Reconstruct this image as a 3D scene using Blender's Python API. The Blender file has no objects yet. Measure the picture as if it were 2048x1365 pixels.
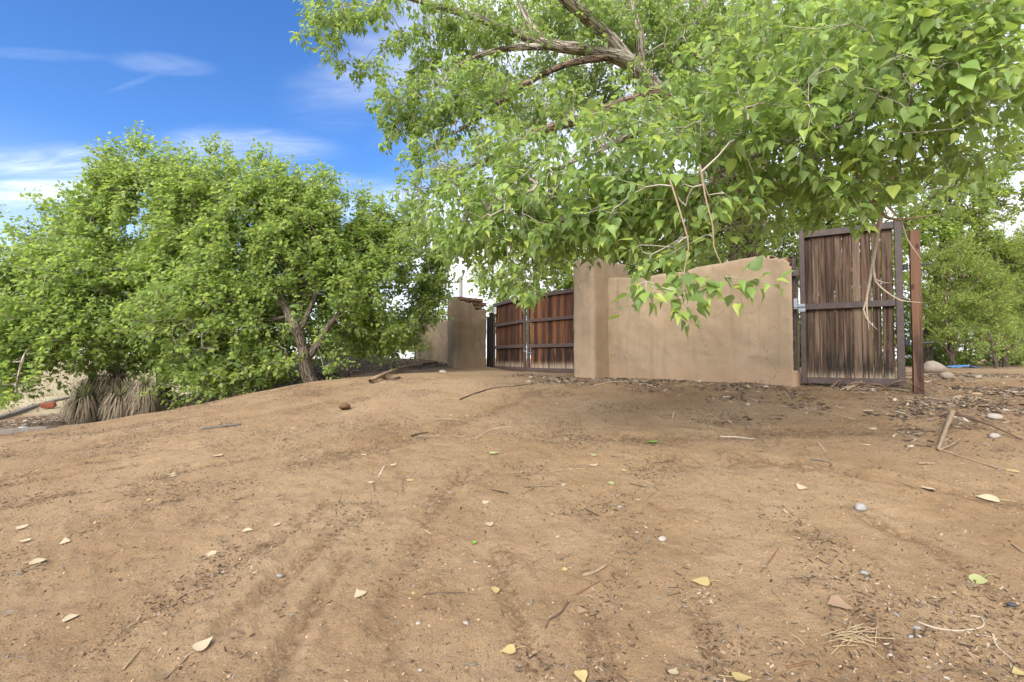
import bpy, bmesh, math, random
import numpy as np
from mathutils import Vector, Matrix

# ------------------------------------------------------------------ camera, sky, sun, exposure
F = 1000.0            # focal length in pixels of the 2048 px wide photograph
HOR = 717.0           # horizon row
CAMZ = 1.4
scene = bpy.context.scene
COL = scene.collection
cam_d = bpy.data.cameras.new('camera'); cam = bpy.data.objects.new('camera', cam_d); COL.objects.link(cam)
cam_d.sensor_width = 36.0; cam_d.lens = 36.0 * F / 2048.0
cam_d.clip_start = 0.05; cam_d.clip_end = 3000
cam.location = (0, 0, CAMZ)
PITCH = math.atan((HOR - 682.5) / F)
cam.rotation_euler = (math.pi / 2 + PITCH, 0, 0)
scene.camera = cam

SUN_AZ = math.radians(208)      # clockwise from +Y (view direction); sun stands behind and left of the camera
SUN_EL = math.radians(36)
world = bpy.data.worlds.new('World'); scene.world = world; world.use_nodes = True
sun_d = bpy.data.lights.new('sun', 'SUN'); sun_d.energy = 2.5; sun_d.angle = math.radians(48); sun_d.color = (1.0, 0.925, 0.79)
sun = bpy.data.objects.new('sun', sun_d); COL.objects.link(sun)
sdir = Vector((math.sin(SUN_AZ) * math.cos(SUN_EL), math.cos(SUN_AZ) * math.cos(SUN_EL), math.sin(SUN_EL)))
sun.rotation_euler = (-sdir).to_track_quat('-Z', 'Y').to_euler()
sun.location = (-10, -12, 30)
scene.view_settings.view_transform = 'Standard'; scene.view_settings.look = 'None'
scene.view_settings.gamma = 1.0; scene.view_settings.use_curve_mapping = False
scene.view_settings.exposure = 1.85
scene.render.engine = 'CYCLES'
scene.cycles.max_bounces = 6; scene.cycles.diffuse_bounces = 4; scene.cycles.transmission_bounces = 4
scene.cycles.use_adaptive_sampling = True; scene.cycles.adaptive_threshold = 0.03
scene.cycles.glossy_bounces = 2; scene.cycles.transparent_max_bounces = 4
scene.cycles.caustics_reflective = False; scene.cycles.caustics_refractive = False


class NT:
    """small helper to wire shader nodes"""
    def __init__(s, tree):
        s.t = tree; s.n = tree.nodes; s.l = tree.links
    def node(s, typ, **kw):
        nd = s.n.new(typ)
        for k, v in kw.items():
            if k == 'inp':
                for kk, vv in v.items():
                    if isinstance(vv, bpy.types.NodeSocket): s.l.new(vv, nd.inputs[kk])
                    else: nd.inputs[kk].default_value = vv
            else: setattr(nd, k, v)
        return nd
    def math(s, op, a, b=None, clamp=False):
        nd = s.n.new('ShaderNodeMath'); nd.operation = op; nd.use_clamp = clamp
        for i, v in enumerate((a, b)):
            if v is None: continue
            if isinstance(v, bpy.types.NodeSocket): s.l.new(v, nd.inputs[i])
            else: nd.inputs[i].default_value = v
        return nd.outputs[0]
    def mix(s, fac, a, b, blend='MIX'):
        nd = s.n.new('ShaderNodeMix'); nd.data_type = 'RGBA'; nd.blend_type = blend
        for i, v in ((0, fac), (6, a), (7, b)):
            if isinstance(v, bpy.types.NodeSocket): s.l.new(v, nd.inputs[i])
            else: nd.inputs[i].default_value = v if i == 0 else (tuple(v) + (1,) if len(v) == 3 else v)
        return nd.outputs[2]
    def ramp(s, fac, stops, interp='LINEAR'):
        nd = s.n.new('ShaderNodeValToRGB'); cr = nd.color_ramp; cr.interpolation = interp
        while len(cr.elements) < len(stops): cr.elements.new(0.5)
        for e, (p, c) in zip(cr.elements, stops):
            e.position = p; e.color = tuple(c) + (1,) if len(c) == 3 else c
        s.l.new(fac, nd.inputs[0]); return nd.outputs[0]
    def step(s, v, a, b):
        nd = s.n.new('ShaderNodeMapRange'); nd.interpolation_type = 'SMOOTHSTEP'
        s.l.new(v, nd.inputs[0]); nd.inputs[1].default_value = a; nd.inputs[2].default_value = b
        return nd.outputs[0]
    def noise(s, vec, scale, detail=4, rough=0.55, dist=0.0):
        nd = s.n.new('ShaderNodeTexNoise'); nd.inputs['Scale'].default_value = scale
        nd.inputs['Detail'].default_value = detail; nd.inputs['Roughness'].default_value = rough
        nd.inputs['Distortion'].default_value = dist
        if vec is not None: s.l.new(vec, nd.inputs['Vector'])
        return nd.outputs[0]
    def mapping(s, vec, scale=(1, 1, 1), loc=(0, 0, 0), rot=(0, 0, 0)):
        nd = s.n.new('ShaderNodeMapping'); s.l.new(vec, nd.inputs[0])
        nd.inputs['Scale'].default_value = scale; nd.inputs['Location'].default_value = loc; nd.inputs['Rotation'].default_value = rot
        return nd.outputs[0]


def build_world():
    t = NT(world.node_tree); t.n.clear()
    sky = t.node('ShaderNodeTexSky', sky_type='NISHITA'); sky.sun_disc = False
    sky.sun_elevation = SUN_EL; sky.sun_rotation = SUN_AZ; sky.air_density = 1.0; sky.dust_density = 0.6; sky.ozone_density = 2.5
    sky.altitude = 1500
    hs = t.node('ShaderNodeHueSaturation', inp={'Color': sky.outputs[0], 'Saturation': 1.25, 'Value': 0.54, 'Hue': 0.508})
    co = t.node('ShaderNodeTexCoord')
    sep = t.node('ShaderNodeSeparateXYZ', inp={0: co.outputs['Generated']})
    X, Y, Z = sep.outputs
    zc = t.math('ADD', t.math('MAXIMUM', Z, 0.0), 0.12)
    pl = t.node('ShaderNodeCombineXYZ', inp={0: t.math('DIVIDE', X, zc), 1: t.math('DIVIDE', Y, zc), 2: 0.0}).outputs[0]
    n1 = t.noise(t.mapping(pl, (0.45, 1.1, 1), (3.1, 1.7, 0), (0, 0, 0.35)), 1.0, 7, 0.6, 0.6)
    n2 = t.noise(t.mapping(pl, (1.2, 5.0, 1), (0.3, 2.2, 0), (0, 0, 0.2)), 1.3, 6, 0.65, 1.0)
    # broad sheet of thin cloud over the right half of the sky, the left half clear with a few cirrus wisps
    az = t.node('ShaderNodeMath', operation='ARCTAN2', inp={0: X, 1: Y}).outputs[0]
    side = t.step(t.math('ADD', az, t.math('MULTIPLY', t.math('SUBTRACT', n1, 0.5), 0.8)), -0.42, 0.02)
    sheet = t.math('MULTIPLY', side, t.math('ADD', 0.5, t.math('MULTIPLY', t.step(n1, 0.3, 0.62), 0.5)))
    el = t.node('ShaderNodeMath', operation='ARCSINE', inp={0: Z}).outputs[0]
    low = t.math('MULTIPLY', t.math('SUBTRACT', 1.0, t.step(el, 0.0, 0.36)), 0.55)
    yc = t.math('MAXIMUM', Y, 0.05)
    gu, gv = t.math('DIVIDE', X, yc), t.math('DIVIDE', Z, yc)
    n3 = t.noise(t.mapping(pl, (.9, 1.8, 1), (5, 1, 0)), 1.6, 5, .6)
    def wisp(px, py, sx, sy, k, tilt):
        du = t.math('SUBTRACT', gu, (px - 1024) / F)
        dv = t.math('SUBTRACT', t.math('SUBTRACT', gv, (HOR - py) / F), t.math('MULTIPLY', du, tilt))
        dv = t.math('ADD', dv, t.math('MULTIPLY', t.math('SUBTRACT', n3, .5), sy * 1.6))
        q = t.math('ADD', t.math('POWER', t.math('ABSOLUTE', t.math('DIVIDE', du, sx)), 2.0), t.math('POWER', t.math('ABSOLUTE', t.math('DIVIDE', dv, sy)), 2.0))
        m = t.math('POWER', t.math('SUBTRACT', 1.0, t.step(q, 0.0, 1.6)), 1.6)
        return t.math('MULTIPLY', m, t.math('MULTIPLY', t.math('ADD', 0.2, t.step(n2, 0.3, 0.68)), k), True)
    tot = t.math('ADD', sheet, low, True)
    for w in ((110, 322, .20, .042, .48, -.03), (310, 117, .11, .026, .13, -.08), (60, 97, .15, .014, .08, -.05),
              (255, 157, .055, .008, .07, .38), (60, 380, .2, .03, .55, 0.0), (480, 290, .2, .05, .22, 0), (640, 400, .25, .05, .3, 0), (660, 190, .12, .06, .06, 0)):
        tot = t.math('ADD', tot, wisp(*w), True)
    cl = t.mix(tot, hs.outputs[0], (3.2, 3.25, 3.4))
    bg = t.node('ShaderNodeBackground', inp={'Color': cl, 'Strength': 0.14})
    out = t.node('ShaderNodeOutputWorld', inp={0: bg.outputs[0]})
build_world()

# ------------------------------------------------------------------ helpers
rng = np.random.default_rng(7)
random.seed(7)
CP, SP = math.cos(PITCH), math.sin(PITCH)


def at(px, py, d):
    """world point seen at photograph pixel px, py at distance d along the ground in front of the camera"""
    a = (px - 1024) / F; b = (682.5 - py) / F
    ry = CP - b * SP; rz = SP + b * CP
    s = d / ry
    return np.array((a * s, d, CAMZ + rz * s))


def to_px(p):
    p = np.atleast_2d(p); y = p[:, 1]; z = p[:, 2] - CAMZ
    dep = y * CP + z * SP; up = -y * SP + z * CP
    return np.stack([1024 + F * p[:, 0] / dep, 682.5 - F * up / dep, dep], 1)


def _hash(ix, iy, seed):
    h = (ix.astype(np.int64) * 374761393 + iy.astype(np.int64) * 668265263 + seed * 1442695041) & 0xffffffff
    h = ((h ^ (h >> 13)) * 1274126177) & 0xffffffff
    return ((h ^ (h >> 16)) & 0xffff) / 65535.0


def vnoise(x, y, seed=0):
    ix = np.floor(x); iy = np.floor(y); fx = x - ix; fy = y - iy
    fx = fx * fx * (3 - 2 * fx); fy = fy * fy * (3 - 2 * fy)
    a = _hash(ix, iy, seed); b = _hash(ix + 1, iy, seed); c = _hash(ix, iy + 1, seed); d = _hash(ix + 1, iy + 1, seed)
    return (a * (1 - fx) + b * fx) * (1 - fy) + (c * (1 - fx) + d * fx) * fy - 0.5


def fbm(x, y, seed=0, o=4, g=0.5):
    r = 0; amp = 1.0
    for k in range(o):
        r = r + amp * vnoise(x * 2 ** k + 17.3 * k, y * 2 ** k - 9.1 * k, seed + k); amp *= g
    return r


def mesh_np(name, V, Fc, mat, smooth=False, uv=None):
    """mesh from numpy verts and equal-sized faces"""
    V = np.asarray(V, np.float32); Fc = np.asarray(Fc, np.int32); k = Fc.shape[1]
    me = bpy.data.meshes.new(name); me.vertices.add(len(V)); me.vertices.foreach_set('co', V.ravel())
    me.loops.add(Fc.size); me.loops.foreach_set('vertex_index', Fc.ravel())
    me.polygons.add(len(Fc)); me.polygons.foreach_set('loop_start', np.arange(0, Fc.size, k, dtype=np.int32))
    me.update(calc_edges=True)
    if smooth: me.polygons.foreach_set('use_smooth', np.ones(len(Fc), bool))
    if uv is not None:
        l = me.uv_layers.new(name='UVMap'); l.data.foreach_set('uv', np.asarray(uv, np.float32)[Fc.ravel()].ravel())
    if mat is not None: me.materials.append(mat)
    return me


def link(name, me, parent=None, loc=None, rotz=0.0):
    o = bpy.data.objects.new(name, me); COL.objects.link(o)
    if parent is not None: o.parent = parent
    if loc is not None: o.location = loc
    if rotz: o.rotation_euler = (0, 0, rotz)
    return o


def tag(o, label=None, cat=None, group=None, kind=None):
    for k, v in (('label', label), ('category', cat), ('group', group), ('kind', kind)):
        if v: o[k] = v
    return o


def empty(name, loc, label, cat, group=None, rotz=0.0):
    o = link(name, None, None, tuple(float(v) for v in loc), rotz); o.empty_display_size = 0.1
    return tag(o, label, cat, group)


def smin(a, b, k):
    return -k * np.log(np.exp(-a / k) + np.exp(-b / k))


# ------------------------------------------------------------------ terrain
RES = []   # (x, y, weight)


def base_h(x, y):
    s = 0.172 * (y - 2.2) + 0.04 * x
    s = np.where(y < 2.2, 0.06 * (y - 2.2) + 0.04 * x, s)
    l = 1.10 + 0.147 * (x + 3.0)
    fx = np.clip((y - 10.5) / 3, 0, 1)
    h = smin(smin(s, 1.13 + 0 * s, 0.06), l, 0.08)
    h = -smin(-h, 0.10 + 0 * h - 0.02 * x * 0, 0.05)     # never far below -0.1
    far = np.clip((np.hypot(x, y) - 22) / 60, 0, 1)
    far = far * far * (3 - 2 * far)
    return h * (1 - far) + 1.25 * far


CTRL = [(1.5, 9.2, 1.03), (1.16, 9.6, 1.04), (3.96, 7.0, 1.0), (2.9, 8.2, 1.03), (4.2, 7.0, 1.0), (5.1, 6.4, .955), (.4, 12.25, 1.07),
        (-.5, 14.4, 1.13), (-1.54, 13.4, 1.13), (-2.7, 15.3, 1.36), (1.3, 11.1, 1.07), (-4.35, 10.7, .86), (-5.9, 10.0, .43), (-6.85, 9.6, .13),
        (-8.5, 10.2, .14), (-10., 9.8, .0), (-3.5, 14.0, 1.30), (-5.2, 14.5, 1.45), (-3.0, 12.0, 1.02), (-7.5, 14, .75), (-10, 14, .2), (-14, 16, .25),
        (7, 6.5, 1.02), (7.5, 9.5, 1.08), (11, 11, 1.1), (0, 5, .49), (2.5, 5.2, .66), (-2, 6, .60), (4.4, 4.6, .60), (0, 2.2, .0), (-3, 3.5, .1)]
_c = np.array(CTRL); _sg = 1.5
_K = np.exp(-((_c[:, None, 0] - _c[None, :, 0]) ** 2 + (_c[:, None, 1] - _c[None, :, 1]) ** 2) / (2 * _sg ** 2))
_w = np.linalg.solve(_K + 0.03 * np.eye(len(_c)), _c[:, 2] - base_h(_c[:, 0], _c[:, 1]))


def h0(x, y):
    x = np.asarray(x, float); y = np.asarray(y, float); h = base_h(x, y)
    for (cx, cy, cz), w in zip(CTRL, _w):
        h = h + w * np.exp(-((x - cx) ** 2 + (y - cy) ** 2) / (2 * _sg ** 2))
    return h


def gpt(px, py):
    """ground point seen at a photograph pixel"""
    a = at(px, py, 1.0); o = np.array((0, 0, CAMZ)); dr = a - o
    t = np.concatenate([np.arange(1.0, 20, 0.02), np.geomspace(20, 300, 300)])
    P = o + dr * t[:, None]; f = P[:, 2] - h0(P[:, 0], P[:, 1])
    i = np.argmax(f < 0)
    if f[i] >= 0: i = len(t) - 1
    t0, t1 = t[max(i - 1, 0)], t[i]
    for _ in range(18):
        m = (t0 + t1) / 2; p = o + dr * m
        if p[2] - h0(p[0], p[1]) < 0: t1 = m
        else: t0 = m
    p = o + dr * t1
    return np.array((p[0], p[1], float(height(p[0], p[1]))))


# ruts and rake lines: pixel polylines traced on the dirt, then grooves cut in the ground
RUTPX = [([(0, 962), (180, 925), (400, 888), (520, 866)], .06, .030), ([(0, 915), (250, 880), (500, 838), (720, 800)], .20, .018), ([(0, 975), (230, 935), (420, 905)], .05, .016),
         ([(0, 870), (200, 862), (440, 822), (640, 782)], .16, .014), ([(30, 1010), (300, 955), (560, 905), (760, 850)], .09, .014), ([(100, 1180), (330, 1080), (480, 1000)], .05, .016),
         ([(200, 1300), (420, 1150), (560, 1080), (640, 1020)], .055, .016), ([(360, 1340), (520, 1200), (640, 1100), (700, 1040)], .05, .018), ([(540, 1365), (640, 1200), (700, 1110)], .05, .014),
         ([(0, 1120), (200, 1050), (380, 990)], .06, .014), ([(1060, 1330), (1020, 1190), (1000, 1110)], .07, .018), ([(1210, 1340), (1190, 1230), (1250, 1140), (1270, 1060)], .06, .015),
         ([(1440, 1340), (1400, 1220), (1370, 1110)], .05, .014), ([(1800, 1330), (1690, 1180), (1600, 1060)], .06, .012), ([(2000, 1200), (1850, 1090), (1700, 1020)], .05, .014),
         ([(2048, 1020), (1850, 975), (1650, 935), (1400, 905)], .07, .014), ([(1100, 950), (1350, 925), (1600, 930)], .14, .016), ([(600, 930), (850, 870), (1000, 815), (1080, 780)], .12, .016),
         ([(1000, 860), (1300, 880), (1700, 860), (2000, 850)], .12, .012), ([(780, 1330), (800, 1180), (860, 1040), (930, 940)], .08, .012), ([(420, 900), (320, 895), (250, 905)], .12, .03)]
RUTS = []


def height(x, y):
    x = np.atleast_1d(np.asarray(x, float)); y = np.atleast_1d(np.asarray(y, float)); h = h0(x, y)
    d = np.hypot(x, y); near = np.clip((22 - d) / 8, 0, 1)
    h = h + near * (0.030 * fbm(x * 1.1, y * 1.1, 3, 3) + 0.016 * fbm(x * 4.2, y * 4.2, 11, 3))
    nf = np.clip((9 - d) / 4, 0, 1)
    h = h + nf * (0.016 * fbm(x * 9, y * 9, 21, 3) + 0.012 * np.maximum(0, fbm(x * 24, y * 24, 27, 2) - .05))
    for pl, wd, dp in RUTS:
        lo = pl.min(0) - 4 * wd; hi = pl.max(0) + 4 * wd
        m = (x > lo[0]) & (x < hi[0]) & (y > lo[1]) & (y < hi[1])
        if not m.any(): continue
        xm, ym = x[m], y[m]; best = np.full(xm.shape, 9.0); sgn = np.zeros(xm.shape); al = np.zeros(xm.shape)
        wob = 0.9 * wd * fbm(xm * 3, ym * 3, 5, 2)
        for k in range(len(pl) - 1):
            a, b = pl[k], pl[k + 1]; ab = b - a; L2 = ab @ ab
            t = np.clip(((xm - a[0]) * ab[0] + (ym - a[1]) * ab[1]) / L2, 0, 1)
            dx = xm - a[0] - t * ab[0]; dy = ym - a[1] - t * ab[1]; dd = np.hypot(dx, dy)
            c = (dx * ab[1] - dy * ab[0]) / math.sqrt(L2); u = dd < best
            best = np.where(u, dd, best); sgn = np.where(u, c, sgn); al = np.where(u, (k + t) / (len(pl) - 1), al)
        s = np.abs(np.where(best < 8, np.abs(sgn) + (best - np.abs(sgn)) + wob, 9)) / wd
        fade = np.clip(al * 6, 0, 1) * np.clip((1 - al) * 6, 0, 1) * (0.45 + 1.1 * np.clip(0.5 + fbm(xm * 1.7, ym * 1.7, 9, 2), 0, 1))
        h[m] += fade * dp * (-np.exp(-s * s) + 0.65 * np.exp(-((s - 1.9) / .7) ** 2))
    return h


for pts, wd, dp in RUTPX:
    q = []
    for (a, b), (c, d_) in zip(pts[:-1], pts[1:]):
        for k in range(3): q.append(gpt(a + (c - a) * k / 3, b + (d_ - b) * k / 3)[:2])
    q.append(gpt(*pts[-1])[:2]); RUTS.append((np.array(q), wd, dp))


def poly_mask(P, poly, soft=0.0):
    """signed inside test for world points against a pixel polygon projected on the ground"""
    x, y = P[:, 0], P[:, 1]; ins = np.zeros(len(P), bool); j = len(poly) - 1
    for i in range(len(poly)):
        xi, yi = poly[i]; xj, yj = poly[j]
        ins ^= ((yi > y) != (yj > y)) & (x < (xj - xi) * (y - yi) / (yj - yi + 1e-12) + xi); j = i
    return ins


def seg_dist(x, y, pts):
    best = np.full(x.shape, 99.0)
    for a, b in zip(pts[:-1], pts[1:]):
        ab = (b[0] - a[0], b[1] - a[1]); L2 = ab[0] ** 2 + ab[1] ** 2 + 1e-9
        t = np.clip(((x - a[0]) * ab[0] + (y - a[1]) * ab[1]) / L2, 0, 1)
        best = np.minimum(best, np.hypot(x - a[0] - t * ab[0], y - a[1] - t * ab[1]))
    return best


sstep = lambda v, a, b: (lambda t: t * t * (3 - 2 * t))(np.clip((v - a) / (b - a), 0, 1))
BERM = [(-30., 11.5), (-16., 10.6), (-10., 9.75), (-8., 9.75), (-6.85, 9.7), (-5.9, 10.1), (-4.9, 10.6), (-3.9, 11.6), (-3.0, 12.9), (-1.75, 13.5), (-1.5, 13.6)]


def behind_berm(x, y):
    bx = np.array([b[0] for b in BERM]); by = np.array([b[1] for b in BERM])
    return np.where(x < -1.5, y - np.interp(x, bx, by), -1.0)


WALL_A, WALL_B = np.array((1.84, 9.5)), np.array((3.96, 7.0))


def zones(x, y):
    n = fbm(x * 1.3, y * 1.3, 40, 4)
    bb = behind_berm(x, y)
    lit = sstep(bb + n * 0.5, -0.05, 0.35) * (1 - sstep(np.hypot(x + 5, y - 11.5) + n, 6.5, 8.5))
    dw = seg_dist(x, y, [(1.0, 9.3), (1.5, 9.1), (2.2, 8.9), (3.96, 6.9), (5.2, 6.25), (6.5, 6.2)])
    lit2 = (1 - sstep(dw + n * 0.9, 0.15, 1.5)) * 0.85
    lit3 = 0.35 * sstep(n + 0.10 * (x - 3), 0.0, .6) * sstep(y, 2.8, 4.5) * sstep(x, .5, 3.0)
    litter = np.clip(np.maximum.reduce([lit, lit2, lit3]), 0, 1)
    field = sstep(bb + n * .8, 2.2, 4.0) * sstep(-x, 6.5, 9)
    field = np.maximum(field, sstep(np.hypot(x, y), 17, 24) * sstep(-x, 1, 6))
    litter = litter * (1 - field)
    pale = 1 - sstep(seg_dist(x, y, [(-12., 8.6), (-8., 8.9), (-5.6, 9.3), (-3.6, 10.2), (-2.2, 11.2), (-.8, 11.8)]) + n * .35, .15, .75)
    pale = np.maximum(pale, sstep(y + n, 10.2, 11.2) * sstep(x, 5.2, 6.2) * (1 - sstep(y, 14, 16)) * .9)
    pale = np.maximum(pale, (1 - sstep(seg_dist(x, y, [(.2, 11.4), (.4, 10.2), (-.6, 8.5), (-1.5, 6.5)]) + n * .6, .2, 1.1)) * .45)
    return litter, field, pale


def rut_mask(x, y):
    m = np.zeros(x.shape); P = np.stack([x, y], 1); near = np.nonzero(np.hypot(x, y) < 12)[0]; xx, yy = x[near], y[near]
    wb = fbm(xx * 5, yy * 5, 15, 3)
    for pl, wd, dp in RUTS:
        d = seg_dist(xx, yy, pl) / wd; k = sstep(fbm(xx * 1.3, yy * 1.3, 33, 3) + .18, 0, .3)
        m[near] = np.maximum(m[near], (1 - sstep(d + wb * 1.2, .3, 1.6)) * k)
    return m


def build_ground():
    th = np.concatenate([np.linspace(-58, 58, 560), np.linspace(60, 300, 90)]) * math.pi / 180
    r = np.concatenate([[0.02, .4, .8], np.geomspace(1.15, 9.0, 440), np.geomspace(9.06, 30, 190), np.geomspace(31, 1200, 60)])
    R, T = np.meshgrid(r, th, indexing='ij'); x = (R * np.sin(T)).ravel(); y = (R * np.cos(T)).ravel()
    z = height(x, y)
    nr, nt = len(r), len(th)
    i, j = np.meshgrid(np.arange(nr - 1), np.arange(nt), indexing='ij'); i = i.ravel(); j = j.ravel(); j2 = (j + 1) % nt
    Fc = np.stack([i * nt + j, i * nt + j2, (i + 1) * nt + j2, (i + 1) * nt + j], 1)[:, ::-1]
    me = mesh_np('ground', np.stack([x, y, z], 1), Fc, None, True)
    a, b, c = zones(x, y); rt = rut_mask(x, y)
    at_ = me.color_attributes.new('zones', 'FLOAT_COLOR', 'POINT')
    at_.data.foreach_set('color', np.stack([a, b, c, rt], 1).astype(np.float32).ravel())
    return tag(link('ground', me), kind='structure')


# ------------------------------------------------------------------ materials
def new_mat(name):
    m = bpy.data.materials.new(name); m.use_nodes = True; t = NT(m.node_tree); t.n.clear()
    out = t.node('ShaderNodeOutputMaterial'); b = t.node('ShaderNodeBsdfPrincipled')
    t.l.new(b.outputs[0], out.inputs[0]); b.inputs['Roughness'].default_value = 0.85
    b.inputs['Specular IOR Level'].default_value = 0.25
    return m, t, b, out


def bump(t, b, hsock, dist, strength=1.0, prev=None):
    nd = t.node('ShaderNodeBump', inp={'Height': hsock, 'Distance': dist, 'Strength': strength})
    if prev is not None: t.l.new(prev, nd.inputs['Normal'])
    t.l.new(nd.outputs[0], b.inputs['Normal']); return nd.outputs[0]


def m_ground():
    m, t, b, out = new_mat('dirt')
    P = t.node('ShaderNodeNewGeometry').outputs['Position']
    z = t.node('ShaderNodeAttribute', attribute_name='zones'); sp = t.node('ShaderNodeSeparateColor', inp={0: z.outputs['Color']})
    lit, fld, pal = sp.outputs[0], sp.outputs[1], sp.outputs[2]
    big = t.noise(P, 0.8, 5, .6); mid = t.noise(P, 5, 5, .65); fine = t.noise(P, 60, 4, .7); gr = t.noise(P, 330, 3, .7)
    base = t.ramp(big, [(.30, (.216, .138, .073)), (.5, (.268, .183, .106)), (.72, (.314, .224, .137))])
    base = t.mix(t.math('MULTIPLY', t.step(mid, .45, .75), .45), base, (.20, .130, .072))
    base = t.mix(t.math('MULTIPLY', t.step(fine, .55, .75), .42), base, (.17, .10, .052))
    base = t.mix(t.math('MULTIPLY', t.step(t.noise(P, 31, 6, .8), .60, .70), .45), base, (.16, .095, .05))
    base = t.mix(t.math('MULTIPLY', t.step(gr, .5, .75), .28), base, (.38, .28, .185))
    sand = t.ramp(fine, [(.3, (.28, .195, .12)), (.7, (.38, .28, .185))])
    base = t.mix(t.math('MULTIPLY', pal, .8), base, sand)
    base = t.mix(t.math('MULTIPLY', z.outputs['Alpha'], t.math('MULTIPLY', t.step(t.noise(P, 22, 6, .8), .42, .58), .68)), base, (.115, .066, .035))
    ln = t.noise(P, 26, 5, .75); lc = t.ramp(ln, [(.30, (.035, .023, .015)), (.47, (.095, .060, .036)), (.6, (.15, .095, .055)), (.75, (.24, .18, .12))])
    lm = t.math('MULTIPLY', lit, t.math('ADD', .35, t.math('MULTIPLY', t.step(mid, .35, .6), .65)))
    base = t.mix(t.math('MULTIPLY', lm, .80), base, lc)
    fn = t.noise(t.mapping(P, (1, 1, 1)), 3.5, 6, .75); fc = t.ramp(fn, [(.3, (0.160, 0.176, 0.064)), (.5, (0.336, 0.280, 0.176)), (.7, (0.440, 0.376, 0.272))])
    base = t.mix(fld, base, fc)
    # dark specks of bark and twig crumbs
    wp = t.node('ShaderNodeVectorMath', operation='ADD', inp={0: P, 1: t.mapping(t.node('ShaderNodeTexNoise', inp={'Vector': P, 'Scale': 40.0}).outputs['Color'], (.03, .03, .03))}).outputs[0]
    for sc_, rad_, lo_, hi_, k_ in ((62.0, .26, .36, .62, .8), (34.0, .20, .45, .65, .75), (110.0, .34, .30, .6, .65)):
        vo = t.node('ShaderNodeTexVoronoi', inp={'Vector': wp, 'Scale': sc_, 'Randomness': 1.0})
        pick = t.node('ShaderNodeSeparateColor', inp={0: vo.outputs['Color']})
        spk = t.math('MULTIPLY', t.math('SUBTRACT', 1.0, t.step(vo.outputs['Distance'], rad_ * .6, rad_)), t.math('MULTIPLY', t.step(pick.outputs[0], .35, .55), t.math('ADD', .25, t.step(t.noise(P, 2.6, 5, .7), lo_, hi_))), True)
        base = t.mix(t.math('MULTIPLY', spk, k_), base, t.mix(t.step(pick.outputs[1], .75, .85), (.065, .040, .024), (.40, .31, .22)))
    t.l.new(base, b.inputs['Base Color']); b.inputs['Roughness'].default_value = .95; b.inputs['Specular IOR Level'].default_value = .12
    cl = t.noise(P, 17, 6, .72); n = bump(t, b, mid, .03, .5); n = bump(t, b, cl, .02, .35, n); n = bump(t, b, fine, .02, .7, n); n = bump(t, b, gr, .005, .8, n); bump(t, b, ln, .02, .35, n)
    
    return m


def m_adobe():
    m, t, b, out = new_mat('adobe_stucco')
    P = t.node('ShaderNodeNewGeometry').outputs['Position']; C = t.node('ShaderNodeTexCoord').outputs['Object']
    big = t.noise(P, 1.1, 4, .6, .4); mid = t.noise(P, 4.5, 6, .65); fine = t.noise(P, 70, 4, .7)
    st = t.noise(t.mapping(P, (5, 5, .35)), 1.6, 5, .65)
    c = t.ramp(big, [(.30, (.232, .170, .112)), (.5, (.278, .208, .140)), (.72, (.320, .246, .172))])
    c = t.mix(t.math('MULTIPLY', t.step(mid, .40, .62), .55), c, (.225, .172, .117))
    c = t.mix(t.math('MULTIPLY', t.step(st, .50, .70), .45), c, (.170, .134, .090))
    sz = t.node('ShaderNodeSeparateXYZ', inp={0: C}).outputs[2]
    foot = t.math('SUBTRACT', 1.0, t.step(t.math('ADD', sz, t.math('MULTIPLY', mid, .5)), .2, .65))
    c = t.mix(t.math('MULTIPLY', foot, .55), c, (.30, .195, .122))            # red soil splashed on the foot of the wall
    c = t.mix(t.math('MULTIPLY', t.step(fine, .5, .8), .22), c, (.40, .32, .235))
    wq = t.node('ShaderNodeVectorMath', operation='ADD', inp={0: P, 1: t.mapping(t.node('ShaderNodeTexNoise', inp={'Vector': P, 'Scale': 3.0, 'Detail': 5.0}).outputs['Color'], (.5, .5, .5))}).outputs[0]
    vo = t.node('ShaderNodeTexVoronoi', feature='DISTANCE_TO_EDGE', inp={'Vector': wq, 'Scale': 1.5})
    crk = t.math('MULTIPLY', t.math('SUBTRACT', 1.0, t.step(vo.outputs['Distance'], .0, .012)), t.step(t.noise(P, 1.7, 3), .52, .62))
    c = t.mix(t.math('MULTIPLY', crk, .5), c, (.10, .07, .045))
    t.l.new(c, b.inputs['Base Color']); b.inputs['Roughness'].default_value = .93
    n = bump(t, b, mid, .02, .5); n = bump(t, b, fine, .004, .7, n)
    return m


def m_brick():
    m, t, b, out = new_mat('adobe_brick')
    P = t.node('ShaderNodeNewGeometry').outputs['Position']; r = t.node('ShaderNodeObjectInfo').outputs['Random']
    n = t.noise(P, 22, 5, .7)
    c = t.ramp(n, [(.3, (.10, .060, .035)), (.55, (.18, .115, .070)), (.75, (.27, .185, .12))])
    c = t.mix(t.math('MULTIPLY', r, .5), c, (.12, .07, .045)); t.l.new(c, b.inputs['Base Color']); bump(t, b, n, .02, .8); return m


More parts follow.
